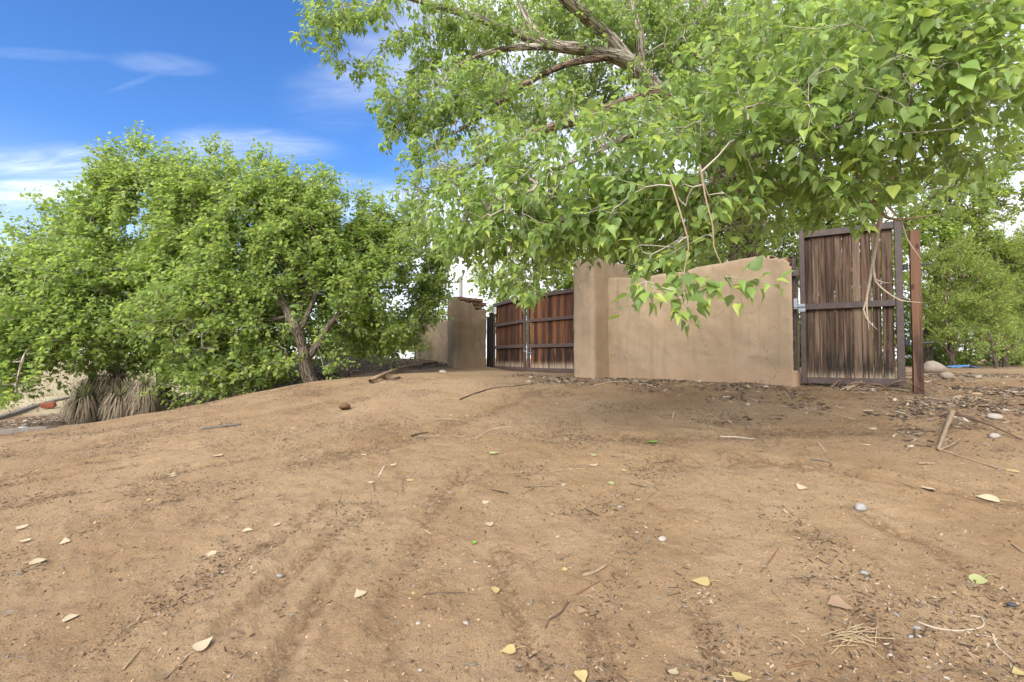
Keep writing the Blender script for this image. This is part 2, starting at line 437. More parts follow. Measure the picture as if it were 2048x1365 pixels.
def m_board(name, warm, dark, grey, bottom_pale, soak):
    """weathered board: grain along local z"""
    m, t, b, out = new_mat(name)
    C = t.node('ShaderNodeTexCoord').outputs['Object']; r = t.node('ShaderNodeObjectInfo').outputs['Random']
    off = t.node('ShaderNodeCombineXYZ', inp={0: t.math('MULTIPLY', r, 37.0), 1: t.math('MULTIPLY', r, 11.0), 2: t.math('MULTIPLY', r, 53.0)}).outputs[0]
    V = t.node('ShaderNodeVectorMath', operation='ADD', inp={0: C, 1: off}).outputs[0]
    warp = t.noise(t.mapping(V, (1, 1, .9)), 2.5, 3, .5)
    g1 = t.noise(t.mapping(V, (26, 26, 1.1)), 1.0, 6, .68, .8); g2 = t.noise(t.mapping(V, (90, 90, 2.2)), 1.0, 4, .7)
    wv = t.node('ShaderNodeTexWave', wave_type='BANDS', bands_direction='X', inp={'Vector': t.mapping(V, (1, 1, .10)), 'Scale': 20.0, 'Distortion': 5.0, 'Detail': 3.0, 'Detail Scale': 1.2})
    c = t.ramp(g1, [(.36, dark), (.49, warm), (.64, grey)])
    c = t.mix(t.math('MULTIPLY', t.step(wv.outputs[0], .25, .85), .38), c, dark)
    c = t.mix(t.step(r, .35, 1.0) if False else t.math('ADD', .1, t.math('MULTIPLY', t.math('FRACT', t.math('MULTIPLY', r, 13.7)), .55)), c, t.mix(t.step(t.math('FRACT', t.math('MULTIPLY', r, 7.3)), .3, .7), dark, t.mix(t.step(t.math('FRACT', t.math('MULTIPLY', r, 5.1)), .45, .55), warm, grey)))
    sz = t.node('ShaderNodeSeparateXYZ', inp={0: C}).outputs[2]
    lev = t.math('ADD', sz, t.math('MULTIPLY', t.math('SUBTRACT', g1, .5), 1.0))
    wet = t.math('MULTIPLY', t.math('SUBTRACT', 1.0, t.step(lev, soak[0], soak[1])), t.step(t.noise(t.mapping(V, (6, 6, 1)), 1.2, 3), .35, .6))
    c = t.mix(t.math('MULTIPLY', wet, .9), c, (.012, .009, .008))             # black rot above the foot
    foot = t.math('SUBTRACT', 1.0, t.step(t.math('ADD', sz, t.math('MULTIPLY', t.math('SUBTRACT', g2, .5), .25)), bottom_pale[0], bottom_pale[1]))
    c = t.mix(t.math('MULTIPLY', t.math('MULTIPLY', foot, t.step(g1, .3, .6)), .8), c, (.38, .30, .215))              # bleached foot
    kn = t.node('ShaderNodeTexVoronoi', inp={'Vector': t.mapping(V, (5, 5, 2.4)), 'Scale': 1.0})
    c = t.mix(t.math('MULTIPLY', t.math('SUBTRACT', 1.0, t.step(kn.outputs['Distance'], .05, .14)), .85), c, (.03, .014, .008))
    t.l.new(c, b.inputs['Base Color']); b.inputs['Roughness'].default_value = .8
    n = bump(t, b, g1, .008, .7); bump(t, b, g2, .003, .7, n); return m


def m_metal(name, col, rough=.55, rust=.35):
    m, t, b, out = new_mat(name)
    P = t.node('ShaderNodeNewGeometry').outputs['Position']; n = t.noise(P, 9, 5, .7); f = t.noise(P, 80, 3, .6)
    c = t.mix(t.math('MULTIPLY', t.step(n, .45, .75), rust), col, (.16, .095, .07)); c = t.mix(t.math('MULTIPLY', t.step(f, .55, .8), .3), c, tuple(v * 1.7 for v in col))
    t.l.new(c, b.inputs['Base Color']); b.inputs['Roughness'].default_value = rough; b.inputs['Specular IOR Level'].default_value = .4
    bump(t, b, f, .001, .5); return m


def m_plain(name, col, var=.35, scale=30, rough=.85, bd=.004):
    m, t, b, out = new_mat(name)
    C = t.node('ShaderNodeTexCoord').outputs['Object']; g = t.node('ShaderNodeNewGeometry'); oi = t.node('ShaderNodeObjectInfo')
    n = t.noise(C, scale, 5, .7); r = t.math('FRACT', t.math('ADD', g.outputs['Random Per Island'], oi.outputs['Random']))
    c = t.mix(t.math('MULTIPLY', t.step(n, .35, .7), .7), col, tuple(v * (1 - var) for v in col))
    c = t.mix(t.math('MULTIPLY', r, .5), c, tuple(v * (1 - var * 1.2) for v in col))
    t.l.new(c, b.inputs['Base Color']); b.inputs['Roughness'].default_value = rough; bump(t, b, n, bd, .7); return m


def m_leaf(name, dark, mid, light, trans=.45, rough=.42, spec=.35):
    m, t, b, out = new_mat(name)
    g = t.node('ShaderNodeNewGeometry'); oi = t.node('ShaderNodeObjectInfo')
    r = t.math('FRACT', t.math('ADD', g.outputs['Random Per Island'], oi.outputs['Random']))
    r2 = t.math('FRACT', t.math('MULTIPLY', r, 17.13))
    c = t.ramp(r, [(.0, dark), (.45, mid), (.85, light), (1.0, tuple(v * k for v, k in zip(light, (1.35, 1.12, .9))))])
    back = t.mix(.5, c, (.27, .33, .19))
    c2 = t.mix(g.outputs['Backfacing'], c, back)
    t.l.new(c2, b.inputs['Base Color']); b.inputs['Roughness'].default_value = rough; b.inputs['Specular IOR Level'].default_value = spec
    tr = t.node('ShaderNodeBsdfTranslucent', inp={'Color': t.mix(.5, c, tuple(v * k for v, k in zip(light, (1.5, 1.35, .8))))})
    mx = t.node('ShaderNodeMixShader', inp={0: trans, 1: b.outputs[0], 2: tr.outputs[0]}); t.l.new(mx.outputs[0], out.inputs[0]); return m


def m_bark(name, pale, furrow, k=1.0, amount=.5):
    m, t, b, out = new_mat(name)
    uv = t.node('ShaderNodeTexCoord').outputs['UV']; P = t.node('ShaderNodeNewGeometry').outputs['Position']
    n1 = t.noise(t.mapping(uv, (9 * k, 2.2 * k, 1)), 1.0, 6, .7, 1.2); n2 = t.noise(P, 3, 4, .6); n3 = t.noise(P, 45, 4, .7)
    vo = t.node('ShaderNodeTexVoronoi', feature='DISTANCE_TO_EDGE', inp={'Vector': t.node('ShaderNodeVectorMath', operation='ADD', inp={0: t.mapping(uv, (7 * k, 1.9 * k, 1)), 1: t.mapping(t.node('ShaderNodeTexNoise', inp={'Vector': uv, 'Scale': 6.0}).outputs['Color'], (.8, .8, .8))}).outputs[0], 'Scale': 1.0})
    fur = t.math('MULTIPLY', t.math('SUBTRACT', 1.0, t.step(vo.outputs['Distance'], .0, .16)), t.step(n2, amount - .25, amount + .1))
    c = t.mix(t.step(n1, .35, .7), pale, tuple(v * .68 for v in pale)); c = t.mix(t.math('MULTIPLY', t.step(n3, .5, .8), .4), c, tuple(min(1, v * 1.25) for v in pale))
    c = t.mix(t.math('MULTIPLY', fur, .95), c, furrow)
    t.l.new(c, b.inputs['Base Color']); b.inputs['Roughness'].default_value = .9
    hh = t.math('SUBTRACT', n1, t.math('MULTIPLY', fur, 1.3)); bump(t, b, hh, .03, .8); return m


def m_scatter(name, stops):
    m, t, b, out = new_mat(name)
    r = t.node('ShaderNodeNewGeometry').outputs['Random Per Island']
    t.l.new(t.ramp(r, stops, 'CONSTANT'), b.inputs['Base Color']); b.inputs['Roughness'].default_value = .9; return m


M = {}
M['dirt'] = m_ground(); M['adobe'] = m_adobe(); M['brick'] = m_brick()
M['board'] = m_board('weathered_board', (.085, .049, .033), (.014, .009, .007), (.185, .130, .095), (.04, .20), (.26, .50))
M['board_red'] = m_board('stained_red_board', (.085, .034, .018), (.012, .008, .006), (.205, .088, .040), (.10, .26), (.42, .95))
M['post_wood'] = m_board('post_wood', (.082, .038, .023), (.016, .010, .008), (.15, .080, .05), (-.5, -.3), (.70, 1.25))
M['frame'] = m_metal('brown_painted_steel', (.042, .029, .028)); M['frame_far'] = m_metal('brown_rail_steel', (.07, .047, .042))
M['black'] = m_metal('black_steel', (.010, .009, .009), .6, .1); M['galv'] = m_metal('galvanised_steel', (.22, .25, .30), .4, .1)
M['greywood'] = m_plain('grey_wood', (.32, .31, .29), .4, 20); M['white'] = m_plain('white_plastic', (.75, .76, .78), .1, 8, .5)
M['ink'] = m_plain('ink_print', (.15, .16, .2), .1, 8)
M['leaf_big'] = m_leaf('cottonwood_leaf', (.118, .195, .062), (.205, .315, .085), (.30, .425, .112), .52)
M['leaf_left'] = m_leaf('young_cottonwood_leaf', (.140, .225, .075), (.230, .345, .098), (.335, .455, .125), .60)
M['leaf_far'] = m_leaf('far_leaf', (.12, .20, .05), (.20, .30, .06), (.30, .40, .08), .5)
M['leaf_feather'] = m_leaf('feathery_leaf', (.12, .18, .058), (.21, .295, .075), (.32, .42, .10), .5, .6, .15)
M['bark'] = m_bark('pale_bark', (.46, .41, .34), (.085, .055, .038), 1.4, .40)
M['bark_old'] = m_bark('furrowed_bark', (.23, .165, .115), (.045, .028, .018), 1.6, .2)
M['bark_left'] = m_bark('grey_brown_bark', (.17, .14, .11), (.06, .042, .03), 2.2, .25)
M['twig'] = m_plain('pale_twig', (.42, .38, .32), .45, 12); M['twig_dark'] = m_plain('brown_twig', (.16, .11, .075), .45, 12)
M['dead'] = m_plain('dead_yucca_leaf', (.29, .235, .165), .75, 9); M['yucca'] = m_leaf('yucca_blade', (.10, .13, .06), (.15, .18, .08), (.24, .25, .11), .15)
M['stick'] = m_plain('dry_stick', (.30, .22, .145), .5, 25); M['stick_pale'] = m_plain('bleached_stick', (.42, .35, .265), .4, 25); M['stick_dark'] = m_plain('dark_stick', (.11, .075, .052), .4, 25)
M['stick_red'] = m_plain('red_brown_stick', (.19, .095, .055), .4, 25); M['straw'] = m_plain('straw', (.36, .27, .16), .3, 25)
M['fl_pale'] = m_plain('fallen_leaf_pale', (.45, .36, .24), .3, 40, .6, .001); M['fl_yel'] = m_plain('fallen_leaf_yellow', (.44, .34, .15), .3, 40, .6, .001)
M['fl_green'] = m_plain('fallen_leaf_green', (.32, .34, .15), .25, 40, .6, .001); M['fl_brown'] = m_plain('fallen_leaf_brown', (.30, .205, .13), .3, 40, .7, .001)
M['fl_grass'] = m_plain('fresh_green_leaf', (.17, .32, .05), .2, 40, .6, .001)
M['st_grey'] = m_plain('grey_stone', (.27, .26, .255), .35, 30); M['st_white'] = m_plain('white_stone', (.34, .30, .26), .25, 30); M['st_tan'] = m_plain('tan_stone', (.42, .33, .24), .3, 30)
M['st_dark'] = m_plain('dark_stone', (.07, .07, .085), .3, 30); M['redrock'] = m_plain('red_brick_stone', (.27, .085, .045), .35, 18); M['tarp'] = m_plain('blue_tarp', (.10, .23, .45), .35, 10, .5)
M['timber'] = m_plain('grey_timber', (.16, .14, .12), .6, 14); M['clod'] = m_plain('earth_clod', (.14, .085, .045), .4, 30, .95, .02)
M['rock'] = m_plain('pale_rock', (.30, .25, .20), .35, 9, .9, .02); M['paper'] = m_plain('white_litter', (.45, .46, .48), .2, 20)
M['chip'] = m_scatter('bark_crumbs', [(0, (.045, .030, .020)), (.34, (.085, .055, .035)), (.58, (.15, .10, .062)), (.72, (.26, .185, .115)), (.86, (.19, .17, .155)), (.95, (.34, .27, .19))])
M['litter_bits'] = m_scatter('leaf_litter_bits', [(0, (.045, .031, .022)), (.38, (.10, .066, .043)), (.60, (.20, .14, .09)), (.68, (.17, .15, .13)), (.8, (.30, .23, .155)), (.95, (.40, .34, .26))])
M['grit'] = m_scatter('soil_crumbs', [(0, (.16, .095, .05)), (.35, (.24, .15, .08)), (.6, (.10, .06, .035)), (.8, (.36, .25, .15))])
M['twig_bits'] = m_scatter('twig_bits', [(0, (.10, .066, .042)), (.3, (.19, .135, .09)), (.55, (.30, .24, .18)), (.8, (.40, .34, .27)), (.93, (.22, .09, .045))])
M['gravel'] = m_scatter('pebble_bits', [(0, (.26, .24, .22)), (.3, (.28, .235, .19)), (.55, (.18, .17, .17)), (.75, (.34, .30, .26)), (.9, (.26, .17, .11))])

ground = build_ground(); ground.data.materials.append(M['dirt'])
# ------------------------------------------------------------------ solid shapes


def box_bm(bm, sx, sy, sz, c=(0, 0, 0), bev=0.0, rot=None):
    r = bmesh.ops.create_cube(bm, size=1.0); vs = r['verts']
    for v in vs: v.co = Vector((v.co.x * sx, v.co.y * sy, v.co.z * sz))
    if bev > 0:
        es = list({e for v in vs for e in v.link_edges})
        rr = bmesh.ops.bevel(bm, geom=es, offset=bev, segments=1, affect='EDGES', profile=.5)
        vs = list({v for f in rr['faces'] for v in f.verts})
    for v in vs:
        if rot is not None: v.co = rot @ v.co
        v.co += Vector(c)
    return vs


def box_obj(name, sx, sy, sz, c, mat, parent, bev=.004, rot=None, jit=0.0):
    bm = bmesh.new(); box_bm(bm, sx, sy, sz, (0, 0, 0), bev)
    if jit:
        for v in bm.verts: v.co += Vector((random.uniform(-jit, jit), random.uniform(-jit, jit), random.uniform(-jit, jit)))
    me = bpy.data.meshes.new(name); bm.to_mesh(me); bm.free(); me.materials.append(mat)
    o = link(name, me, parent, c)
    if rot is not None: o.rotation_euler = rot
    return o


def n3(P, f, seed, o=3):
    return fbm(P[:, 0] * f + P[:, 2] * f * .7, P[:, 1] * f + P[:, 2] * f * .9, seed, o) + fbm(P[:, 2] * f, P[:, 0] * f - P[:, 1] * f, seed + 50, o)


def adobe_block(x0, x1, y0, y1, z0, z1, r, seed, res=.045, amp=.012, keep=None, jag=0.0, top_fn=None):
    """rounded, hand-plastered block; keep(P) tells which faces stay"""
    V = []; Fq = []; base = 0
    lo = np.array((x0, y0, z0)); hi = np.array((x1, y1, z1)); hs = (hi - lo) / 2; ce = (hi + lo) / 2
    for ax in range(3):
        u, v = [(1, 2), (2, 0), (0, 1)][ax]
        nu = max(2, int((hi[u] - lo[u]) / res)); nv = max(2, int((hi[v] - lo[v]) / res))
        a, b = np.meshgrid(np.linspace(-hs[u], hs[u], nu + 1), np.linspace(-hs[v], hs[v], nv + 1), indexing='ij')
        for s in (-1, 1):
            P = np.zeros((a.size, 3)); P[:, u] = a.ravel(); P[:, v] = b.ravel(); P[:, ax] = s * hs[ax]
            i, j = np.meshgrid(np.arange(nu), np.arange(nv), indexing='ij'); i = i.ravel(); j = j.ravel(); w = nv + 1
            q = np.stack([i * w + j, (i + 1) * w + j, (i + 1) * w + j + 1, i * w + j + 1], 1)
            if s < 0: q = q[:, ::-1]
            V.append(P); Fq.append(q + base); base += len(P)
    V = np.concatenate(V); Fq = np.concatenate(Fq)
    C = np.clip(V, -(hs - r), hs - r); D = V - C; L = np.linalg.norm(D, axis=1, keepdims=True); L[L == 0] = 1
    N = D / L; V = C + r * N + ce
    V = V + N * (amp * 2.2 * n3(V, 1.1, seed, 2) + amp * 1.0 * n3(V, 4.5, seed + 3, 3))[:, None]
    if top_fn is not None:
        k = sstep(V[:, 2], z0 + (z1 - z0) * .45, z1); V[:, 2] += k * top_fn(V[:, 0])
    if keep is not None:
        cen = V[Fq].mean(1); Fq = Fq[keep(cen)]
    return V, Fq


def weld(me, d=.001):
    bm = bmesh.new(); bm.from_mesh(me); bmesh.ops.remove_doubles(bm, verts=bm.verts, dist=d); bm.to_mesh(me); bm.free(); return me


def brick_mesh(L, W, H, seed):
    rs = random.Random(seed); bm = bmesh.new(); box_bm(bm, L, W, H, (0, 0, 0), .018)
    for v in bm.verts: v.co += Vector((rs.uniform(-1, 1) * .012, rs.uniform(-1, 1) * .012, rs.uniform(-1, 1) * .008))
    me = bpy.data.meshes.new('brick'); bm.to_mesh(me); bm.free(); me.materials.append(M['brick']); return me


BR = [brick_mesh(.29, .20, .095, k) for k in range(5)]
DA = Vector((.651, -.759, 0)).normalized()       # along the wall, towards the camera's right
ANG = math.atan2(DA.y, DA.x)                     # local x = along wall, local y = towards the gate (back)


def build_walls():
    # ---- near wall: local origin at the pillar's front corner C, x along the wall, y to the back
    Cn = (1.50, 9.21, 1.03)
    root = empty('adobe_wall', Cn, 'long tan adobe wall with tall pillar between the double gate and the open gate', 'wall', rotz=ANG)
    V, Fq = adobe_block(-.52, 0, 0, 1.14, -.35, 2.25, .075, 5)
    link('pillar', weld(mesh_np('pillar', V, Fq, M['adobe'], True)), root)
    # wall: x from -0.03 to wall end
    L = 3.28
    tf = lambda x: .03 + .04 * sstep(x, 1.8, 3.1) + .10 * sstep(x, 2.2, 3.2) * 0 + .035 * fbm(x * 1.3, x * 0 + 2, 8, 3) * 2 - .03 * sstep(x, 0, 1.2)
    zt = 1.86
    def keep(c):
        lim = zt - .03 - .13 * sstep(c[:, 0], L - .12, L - .03) - .04 * sstep(c[:, 0], L - .24, L - .16) + .05 * fbm(c[:, 0] * 9, c[:, 1] * 9 + c[:, 2] * 7, 61, 3)
        endface = (c[:, 0] > L - .035 + .02 * fbm(c[:, 2] * 4, c[:, 1] * 5, 62, 3)) & (c[:, 2] > .12 + .2 * fbm(c[:, 1] * 6, c[:, 2] * 0, 63, 2))
        return ~((c[:, 2] > lim) & (c[:, 0] > L - .34)) & ~endface
    V, Fq = adobe_block(-.06, L, .446, .70, -.35, zt, .06, 17, .03, .011, keep, top_fn=tf)
    wb = link('wall_body', weld(mesh_np('wall_body', V, Fq, M['adobe'], True)), root)
    so = wb.modifiers.new('thickness', 'SOLIDIFY'); so.thickness = .022; so.offset = -1
    z = -.12
    k = 0
    while z < zt - .06:          # bare adobe bricks behind the broken end
        inset = .055 + .03 * random.random() + (.03 if z > 1.3 else 0)
        o = link('brick', BR[k % 5], root, (L - inset - .145, .573, z + .05)); o.rotation_euler = (random.uniform(-.03, .03), 0, random.uniform(-.04, .04)); z += .102; k += 1
    for dx in (.40,):
        o = link('brick', BR[k % 5], root, (L - dx, .573, zt - .1)); k += 1
    # ---- far wall with broken pillar
    Cf = (-1.54, 13.48, 1.12)
    root = empty('adobe_wall', Cf, 'short adobe wall with crumbling pillar showing dark bricks at its top, beside the leafy tree', 'wall', rotz=ANG)
    H = 1.97
    def keepf(c):
        s = c[:, 1]; j = .035 * fbm(c[:, 0] * 8 + s * 8, c[:, 2] * 8, 71, 3)
        lim = H - .02 - .10 * sstep(s, .06, .10) - .05 * sstep(s, .32, .37) - .17 * sstep(s, .56, .72)
        onB = c[:, 0] > -.075
        return ~(onB & (c[:, 2] > lim + j)) & ~((c[:, 2] > H - .03) & (c[:, 0] > -.30 + j * 2) & (s > .05)) & ~((s > 1.02) & (c[:, 2] > H - .28 + j))
    V, Fq = adobe_block(-.41, 0, 0, 1.10, -.35, H, .065, 25, .025, .012, keepf)
    p = link('pillar', weld(mesh_np('pillar', V, Fq, M['adobe'], True)), root)
    so = p.modifiers.new('thickness', 'SOLIDIFY'); so.thickness = .03; so.offset = -1
    for row in range(5):
        y = .06 + (.14 if row % 2 else 0)
        while y < .88:
            for col in (0,):
                o = link('brick', BR[random.randrange(5)], root, (-.135 + random.uniform(-.012, .012) + (.02 if row == 4 else 0), y + .15, H - .46 + row * .101)); o.rotation_euler = (0, random.uniform(-.03, .03), math.pi / 2 + random.uniform(-.05, .05))
            y += .305
    V, Fq = adobe_block(-2.95, -.38, .45, .72, -.35, 1.42, .06, 33, .05, .014, top_fn=lambda x: .14 * sstep(-x, 1.2, 2.8) * 0 + .05 * fbm(x * 1.1, x * 0, 4, 2))
    link('wall_body', weld(mesh_np('wall_body', V, Fq, M['adobe'], True)), root)


build_walls()


def board(parent, x, w, z0, z1, mat, y=0.0, th=.022, seed=0, name='board'):
    """one plank; its own origin at the gate's foot so that stains sit at the right height"""
    rs = random.Random(seed); bm = bmesh.new(); n = 6
    bow = rs.uniform(-.002, .002); yj = rs.uniform(-.007, .007); rows = []
    zt = z1 + rs.uniform(-.006, .004)
    for k in range(n + 1):
        f = k / n; z = z0 + (zt - z0) * f; dx = bow * math.sin(f * math.pi); hw = w / 2 * (1 + rs.uniform(-.008, .006)); c = rs.uniform(-.001, .001) + yj
        rows.append([bm.verts.new((dx + sx * hw, sy * th / 2 + c, z)) for sx, sy in ((-1, -.3), (-.90, -1.1), (.90, -1.1), (1, -.3), (1, 1), (-1, 1))])
    for a, b in zip(rows[:-1], rows[1:]):
        for i in range(6): bm.faces.new((a[i], a[(i + 1) % 6], b[(i + 1) % 6], b[i]))
    bm.faces.new(rows[0][::-1]); bm.faces.new(rows[-1])
    me = bpy.data.meshes.new(name); bm.to_mesh(me); bm.free(); me.materials.append(mat)
    o = link(name, me, parent, (x, y, 0)); o.rotation_euler = (rs.uniform(-.003, .003), 0, rs.uniform(-.02, .02)); return o


def gate_frame(root, L, H, rails, mat, stile=.06, depth=.045, top=.085, ext=0.0):
    f = -.034
    for x, nm in ((stile / 2, 'stile'), (L - stile / 2, 'stile')): box_obj(nm, stile, depth, H + (ext if x < L / 2 else 0), (x, f, (H + (ext if x < L / 2 else 0)) / 2), mat, root)
    for z0, z1 in rails: box_obj('rail', L - stile * 2 - .002 if z1 < H - .001 or True else L, depth - .006, z1 - z0, (L / 2, f + .001, (z0 + z1) / 2), mat, root)


def build_gates():
    # ---- double gate, two leaves
    hinge_r = np.array((1.86, 10.45)); meet = np.array((.405, 12.25)); hinge_l = np.array((-.49, 14.35))
    H = 1.86
    for nm, a, b, lab, seed in (('gate', hinge_l, meet + np.array((-.045, .035)), 'weathered red-brown plank gate leaf with small white notice, next to the crumbling pillar', 3),
                                ('gate', meet, hinge_r, 'red-brown plank gate leaf partly hidden behind the tall tan pillar', 4)):
        d = b - a; L = float(np.hypot(*d)); z0 = 1.085 if seed == 4 else 1.095
        r = empty(nm, (a[0], a[1], z0), lab, 'gate', rotz=math.atan2(d[1], d[0]))
        gate_frame(r, L, H, [(.0, .085), (.57, .655), (1.19, 1.265), (H - .085, H)], M['frame_far'], .075, .05)
        n = 17; w = (L - .15) / n
        for k in range(n): board(r, .075 + w * (k + .5), w * .985, .03, H - .03, M['board_red'], .012, .02, seed * 100 + k)
        if seed == 3:
            s = box_obj('notice_sign', .19, .006, .19, (.17, -.062, H - .20), M['white'], r, .001)
            for q, (ww, zz) in enumerate(((.09, .05), (.10, .025), (.07, 0), (.10, -.025), (.08, -.05))): box_obj('text_line', ww, .002, .010, (.0, -.0045, zz), M['ink'], s, 0)
            for zz in (.35, 1.55): box_obj('hinge', .12, .03, .05, (-.05, .0, zz), M['black'], r)
    # chain looped round the meeting stiles
    bm = bmesh.new(); c = Vector((meet[0] - .01, meet[1] - .03, 1.64)); rt = Matrix.Rotation(ANG, 3, 'Z')
    for k in range(22):
        a0 = k / 22 * math.tau
        pos = rt @ Vector((math.cos(a0) * .12, math.sin(a0) * .085 - .005, -.05 * math.cos(a0 * 1.0 + .5) - .06)) + c
        nx = rt @ Vector((-math.sin(a0) * .12, math.cos(a0) * .085, .05 * math.sin(a0 + .5)))
        q = nx.to_track_quat('X', 'Z').to_matrix() @ Matrix.Rotation((k % 2) * math.pi / 2, 3, 'X')
        ring = []
        for i in range(8):
            b0 = i / 8 * math.tau; ring.append([bm.verts.new(pos + q @ Vector((math.cos(b0) * (.024 + .006 * math.cos(g)), math.sin(b0) * (.012 + .006 * math.cos(g)), .006 * math.sin(g)))) for g in (0, math.tau / 3, 2 * math.tau / 3)])
        for i in range(8):
            for g in range(3): bm.faces.new((ring[i][g], ring[(i + 1) % 8][g], ring[(i + 1) % 8][(g + 1) % 3], ring[i][(g + 1) % 3]))
    me = bpy.data.meshes.new('gate_chain'); bm.to_mesh(me); bm.free(); me.materials.append(M['galv'])
    tag(link('gate_chain', me), 'grey chain looped around the meeting stiles of the double gate', 'chain')
    # black posts beside the broken pillar
    for (px, d, top, w, lab) in ((984.5, 14.35, 628, .12, 'black square steel gate post beside the crumbling pillar, hinging the double gate'), (977.5, 14.75, 636, .09, 'narrow black post squeezed behind the crumbling pillar edge')):
        p = at(px, top, d); zb = float(h0(p[0], p[1])) - .3
        r = empty('gate_post', (p[0], p[1], zb), lab, 'post', rotz=ANG)
        box_obj('post_shaft', w, w, p[2] - zb, (0, 0, (p[2] - zb) / 2), M['black'], r, .006); box_obj('post_cap', w + .02, w + .02, .02, (0, 0, p[2] - zb + .01), M['black'], r, .004)
    # grey post standing behind
    p = at(922, 553, 17.5); zb = float(h0(p[0], p[1])) - .3
    bm = bmesh.new()
    rr = bmesh.ops.create_cone(bm, cap_ends=True, segments=10, radius1=.085, radius2=.065, depth=p[2] - zb)
    for v in bm.verts: v.co += Vector((random.uniform(-.006, .006), random.uniform(-.006, .006), (p[2] - zb) / 2))
    me = bpy.data.meshes.new('wooden_pole'); bm.to_mesh(me); bm.free(); me.materials.append(M['greywood'])
    tag(link('wooden_pole', me, None, (p[0], p[1], zb)), 'plain grey wooden pole sticking up behind the crumbling pillar', 'pole')
    # ---- open gate on the right
    a = np.array((4.10, 7.09)); b = np.array((5.085, 6.48)); d = b - a; L = float(np.hypot(*d)); H = 2.14; z0 = 1.05
    r = empty('gate', (a[0], a[1], z0), 'grey weathered plank gate in dark brown steel frame beside the wooden post', 'gate', rotz=math.atan2(d[1], d[0]))
    ml = .066
    for x, w, e in ((ml / 2, ml, .07), (L - .04, .08, .015)): box_obj('stile', w, .055, H + e, (x, -.034, (H + e) / 2), M['frame'], r)
    for za, zb in ((0, .085), (1.03, 1.115), (H - .09, H)): box_obj('rail', L - ml - .08 - .004, .05, zb - za, (ml + (L - ml - .08) / 2, -.034, (za + zb) / 2), M['frame'], r)
    box_obj('rail', L - ml - .08 - .004, .04, .05, (ml + (L - ml - .08) / 2, .012, .035), M['frame'], r)
    bx = np.array([195, 250, 297, 350, 415, 475, 548, 612, 697, 768, 858]) ; bx = (bx - 195) / (872 - 195)
    # perspective along the gate: turn picture fractions into lengths
    dl, dr_ = 7.09, 6.48; ln = bx * dl / (dr_ + bx * (dl - dr_)); ln = ml + ln * (L - ml - .075)
    gaps = [.002, .003, .002, .003, .003, .004, .006, .009, .009, .004]
    for k in range(10):
        x0, x1 = ln[k], ln[k + 1] - gaps[k]
        board(r, (x0 + x1) / 2, x1 - x0, .03, H - .03, M['board'], .006, .024, 500 + k)
    # latch: a two-plate bolt on the stile
    lt = box_obj('latch', .085, .012, .11, (.02, -.069, 1.06), M['galv'], r, .003)
    box_obj('bolt', .14, .018, .018, (-.03, -.015, .02), M['galv'], lt, .004); box_obj('bolt_keeper', .05, .014, .15, (-.075, -.006, .06), M['galv'], lt, .003)
    box_obj('stile_bracket', .11, .05, .09, (-.055, -.034, 1.56), M['frame'], r)
    for zz in (1.53, .55):
        h = box_obj('hinge', .05, .05, .07, (L + .027, -.03, zz), M['black'], r, .006); box_obj('hinge_pin', .016, .016, .10, (.02, -.02, 0), M['black'], h, .003)
    # steel post at the wall's end
    q = np.array((4.055, 7.17)); zb = float(h0(*q)) - .3
    r = empty('gate_post', (q[0], q[1], zb), 'rusty brown steel post between the wall end and the open plank gate', 'post')
    hh = 2.85 - zb
    bm = bmesh.new(); bmesh.ops.create_cone(bm, cap_ends=True, segments=14, radius1=.036, radius2=.036, depth=hh)
    for v in bm.verts: v.co.z += hh / 2
    me = bpy.data.meshes.new('post_shaft'); bm.to_mesh(me); bm.free(); me.materials.append(M['frame']); link('post_shaft', me, r)
    box_obj('post_cap', .08, .08, .015, (0, 0, hh + .0075), M['frame'], r)
    # wooden hinge post
    p0 = at(1828, 461, 6.40); zb = .75
    r = empty('gate_post', (p0[0], p0[1], zb), 'thick red-brown wooden post with black rotted foot beside the open plank gate', 'post', rotz=-.52)
    hh = float(p0[2]) - zb; bm = bmesh.new(); rows = []; rs = random.Random(9); w = .051; n = 14
    for k in range(n + 1):
        z = hh * k / n; pr = [(-w, -w), (-w * .35, -w - .002), (w * .3, -w - .001), (w, -w), (w, w), (-w, w)]
        rows.append([bm.verts.new((x + rs.uniform(-.0025, .0025), y + rs.uniform(-.0025, .0025), z + (rs.uniform(-.012, .012) if k == n else 0))) for x, y in pr])
    for a_, b_ in zip(rows[:-1], rows[1:]):
        for i in range(6): bm.faces.new((a_[i], a_[(i + 1) % 6], b_[(i + 1) % 6], b_[i]))
    bm.faces.new(rows[-1]); me = bpy.data.meshes.new('post_shaft'); bm.to_mesh(me); bm.free(); me.materials.append(M['post_wood']); link('post_shaft', me, r)
    for zz in (1.55 + 1.05 - zb, .55 + 1.05 - zb):
        bm = bmesh.new(); bmesh.ops.create_cone(bm, cap_ends=True, segments=8, radius1=.011, radius2=.011, depth=.17, matrix=Matrix.Rotation(math.pi / 2, 4, 'Y'))
        me = bpy.data.meshes.new('hinge_bolt'); bm.to_mesh(me); bm.free(); me.materials.append(M['st_dark']); link('hinge_bolt', me, r, (.075, 0, zz))


build_gates()

# ------------------------------------------------------------------ trees


def frame_of(D):
    D = D / (np.linalg.norm(D, axis=-1, keepdims=True) + 1e-9)
    up = np.where(np.abs(D[..., 2:3]) > .93, np.array((1., 0, 0)), np.array((0, 0, 1.)))
    U = np.cross(D, up); U /= np.linalg.norm(U, axis=-1, keepdims=True) + 1e-9
    return D, U, np.cross(D, U)


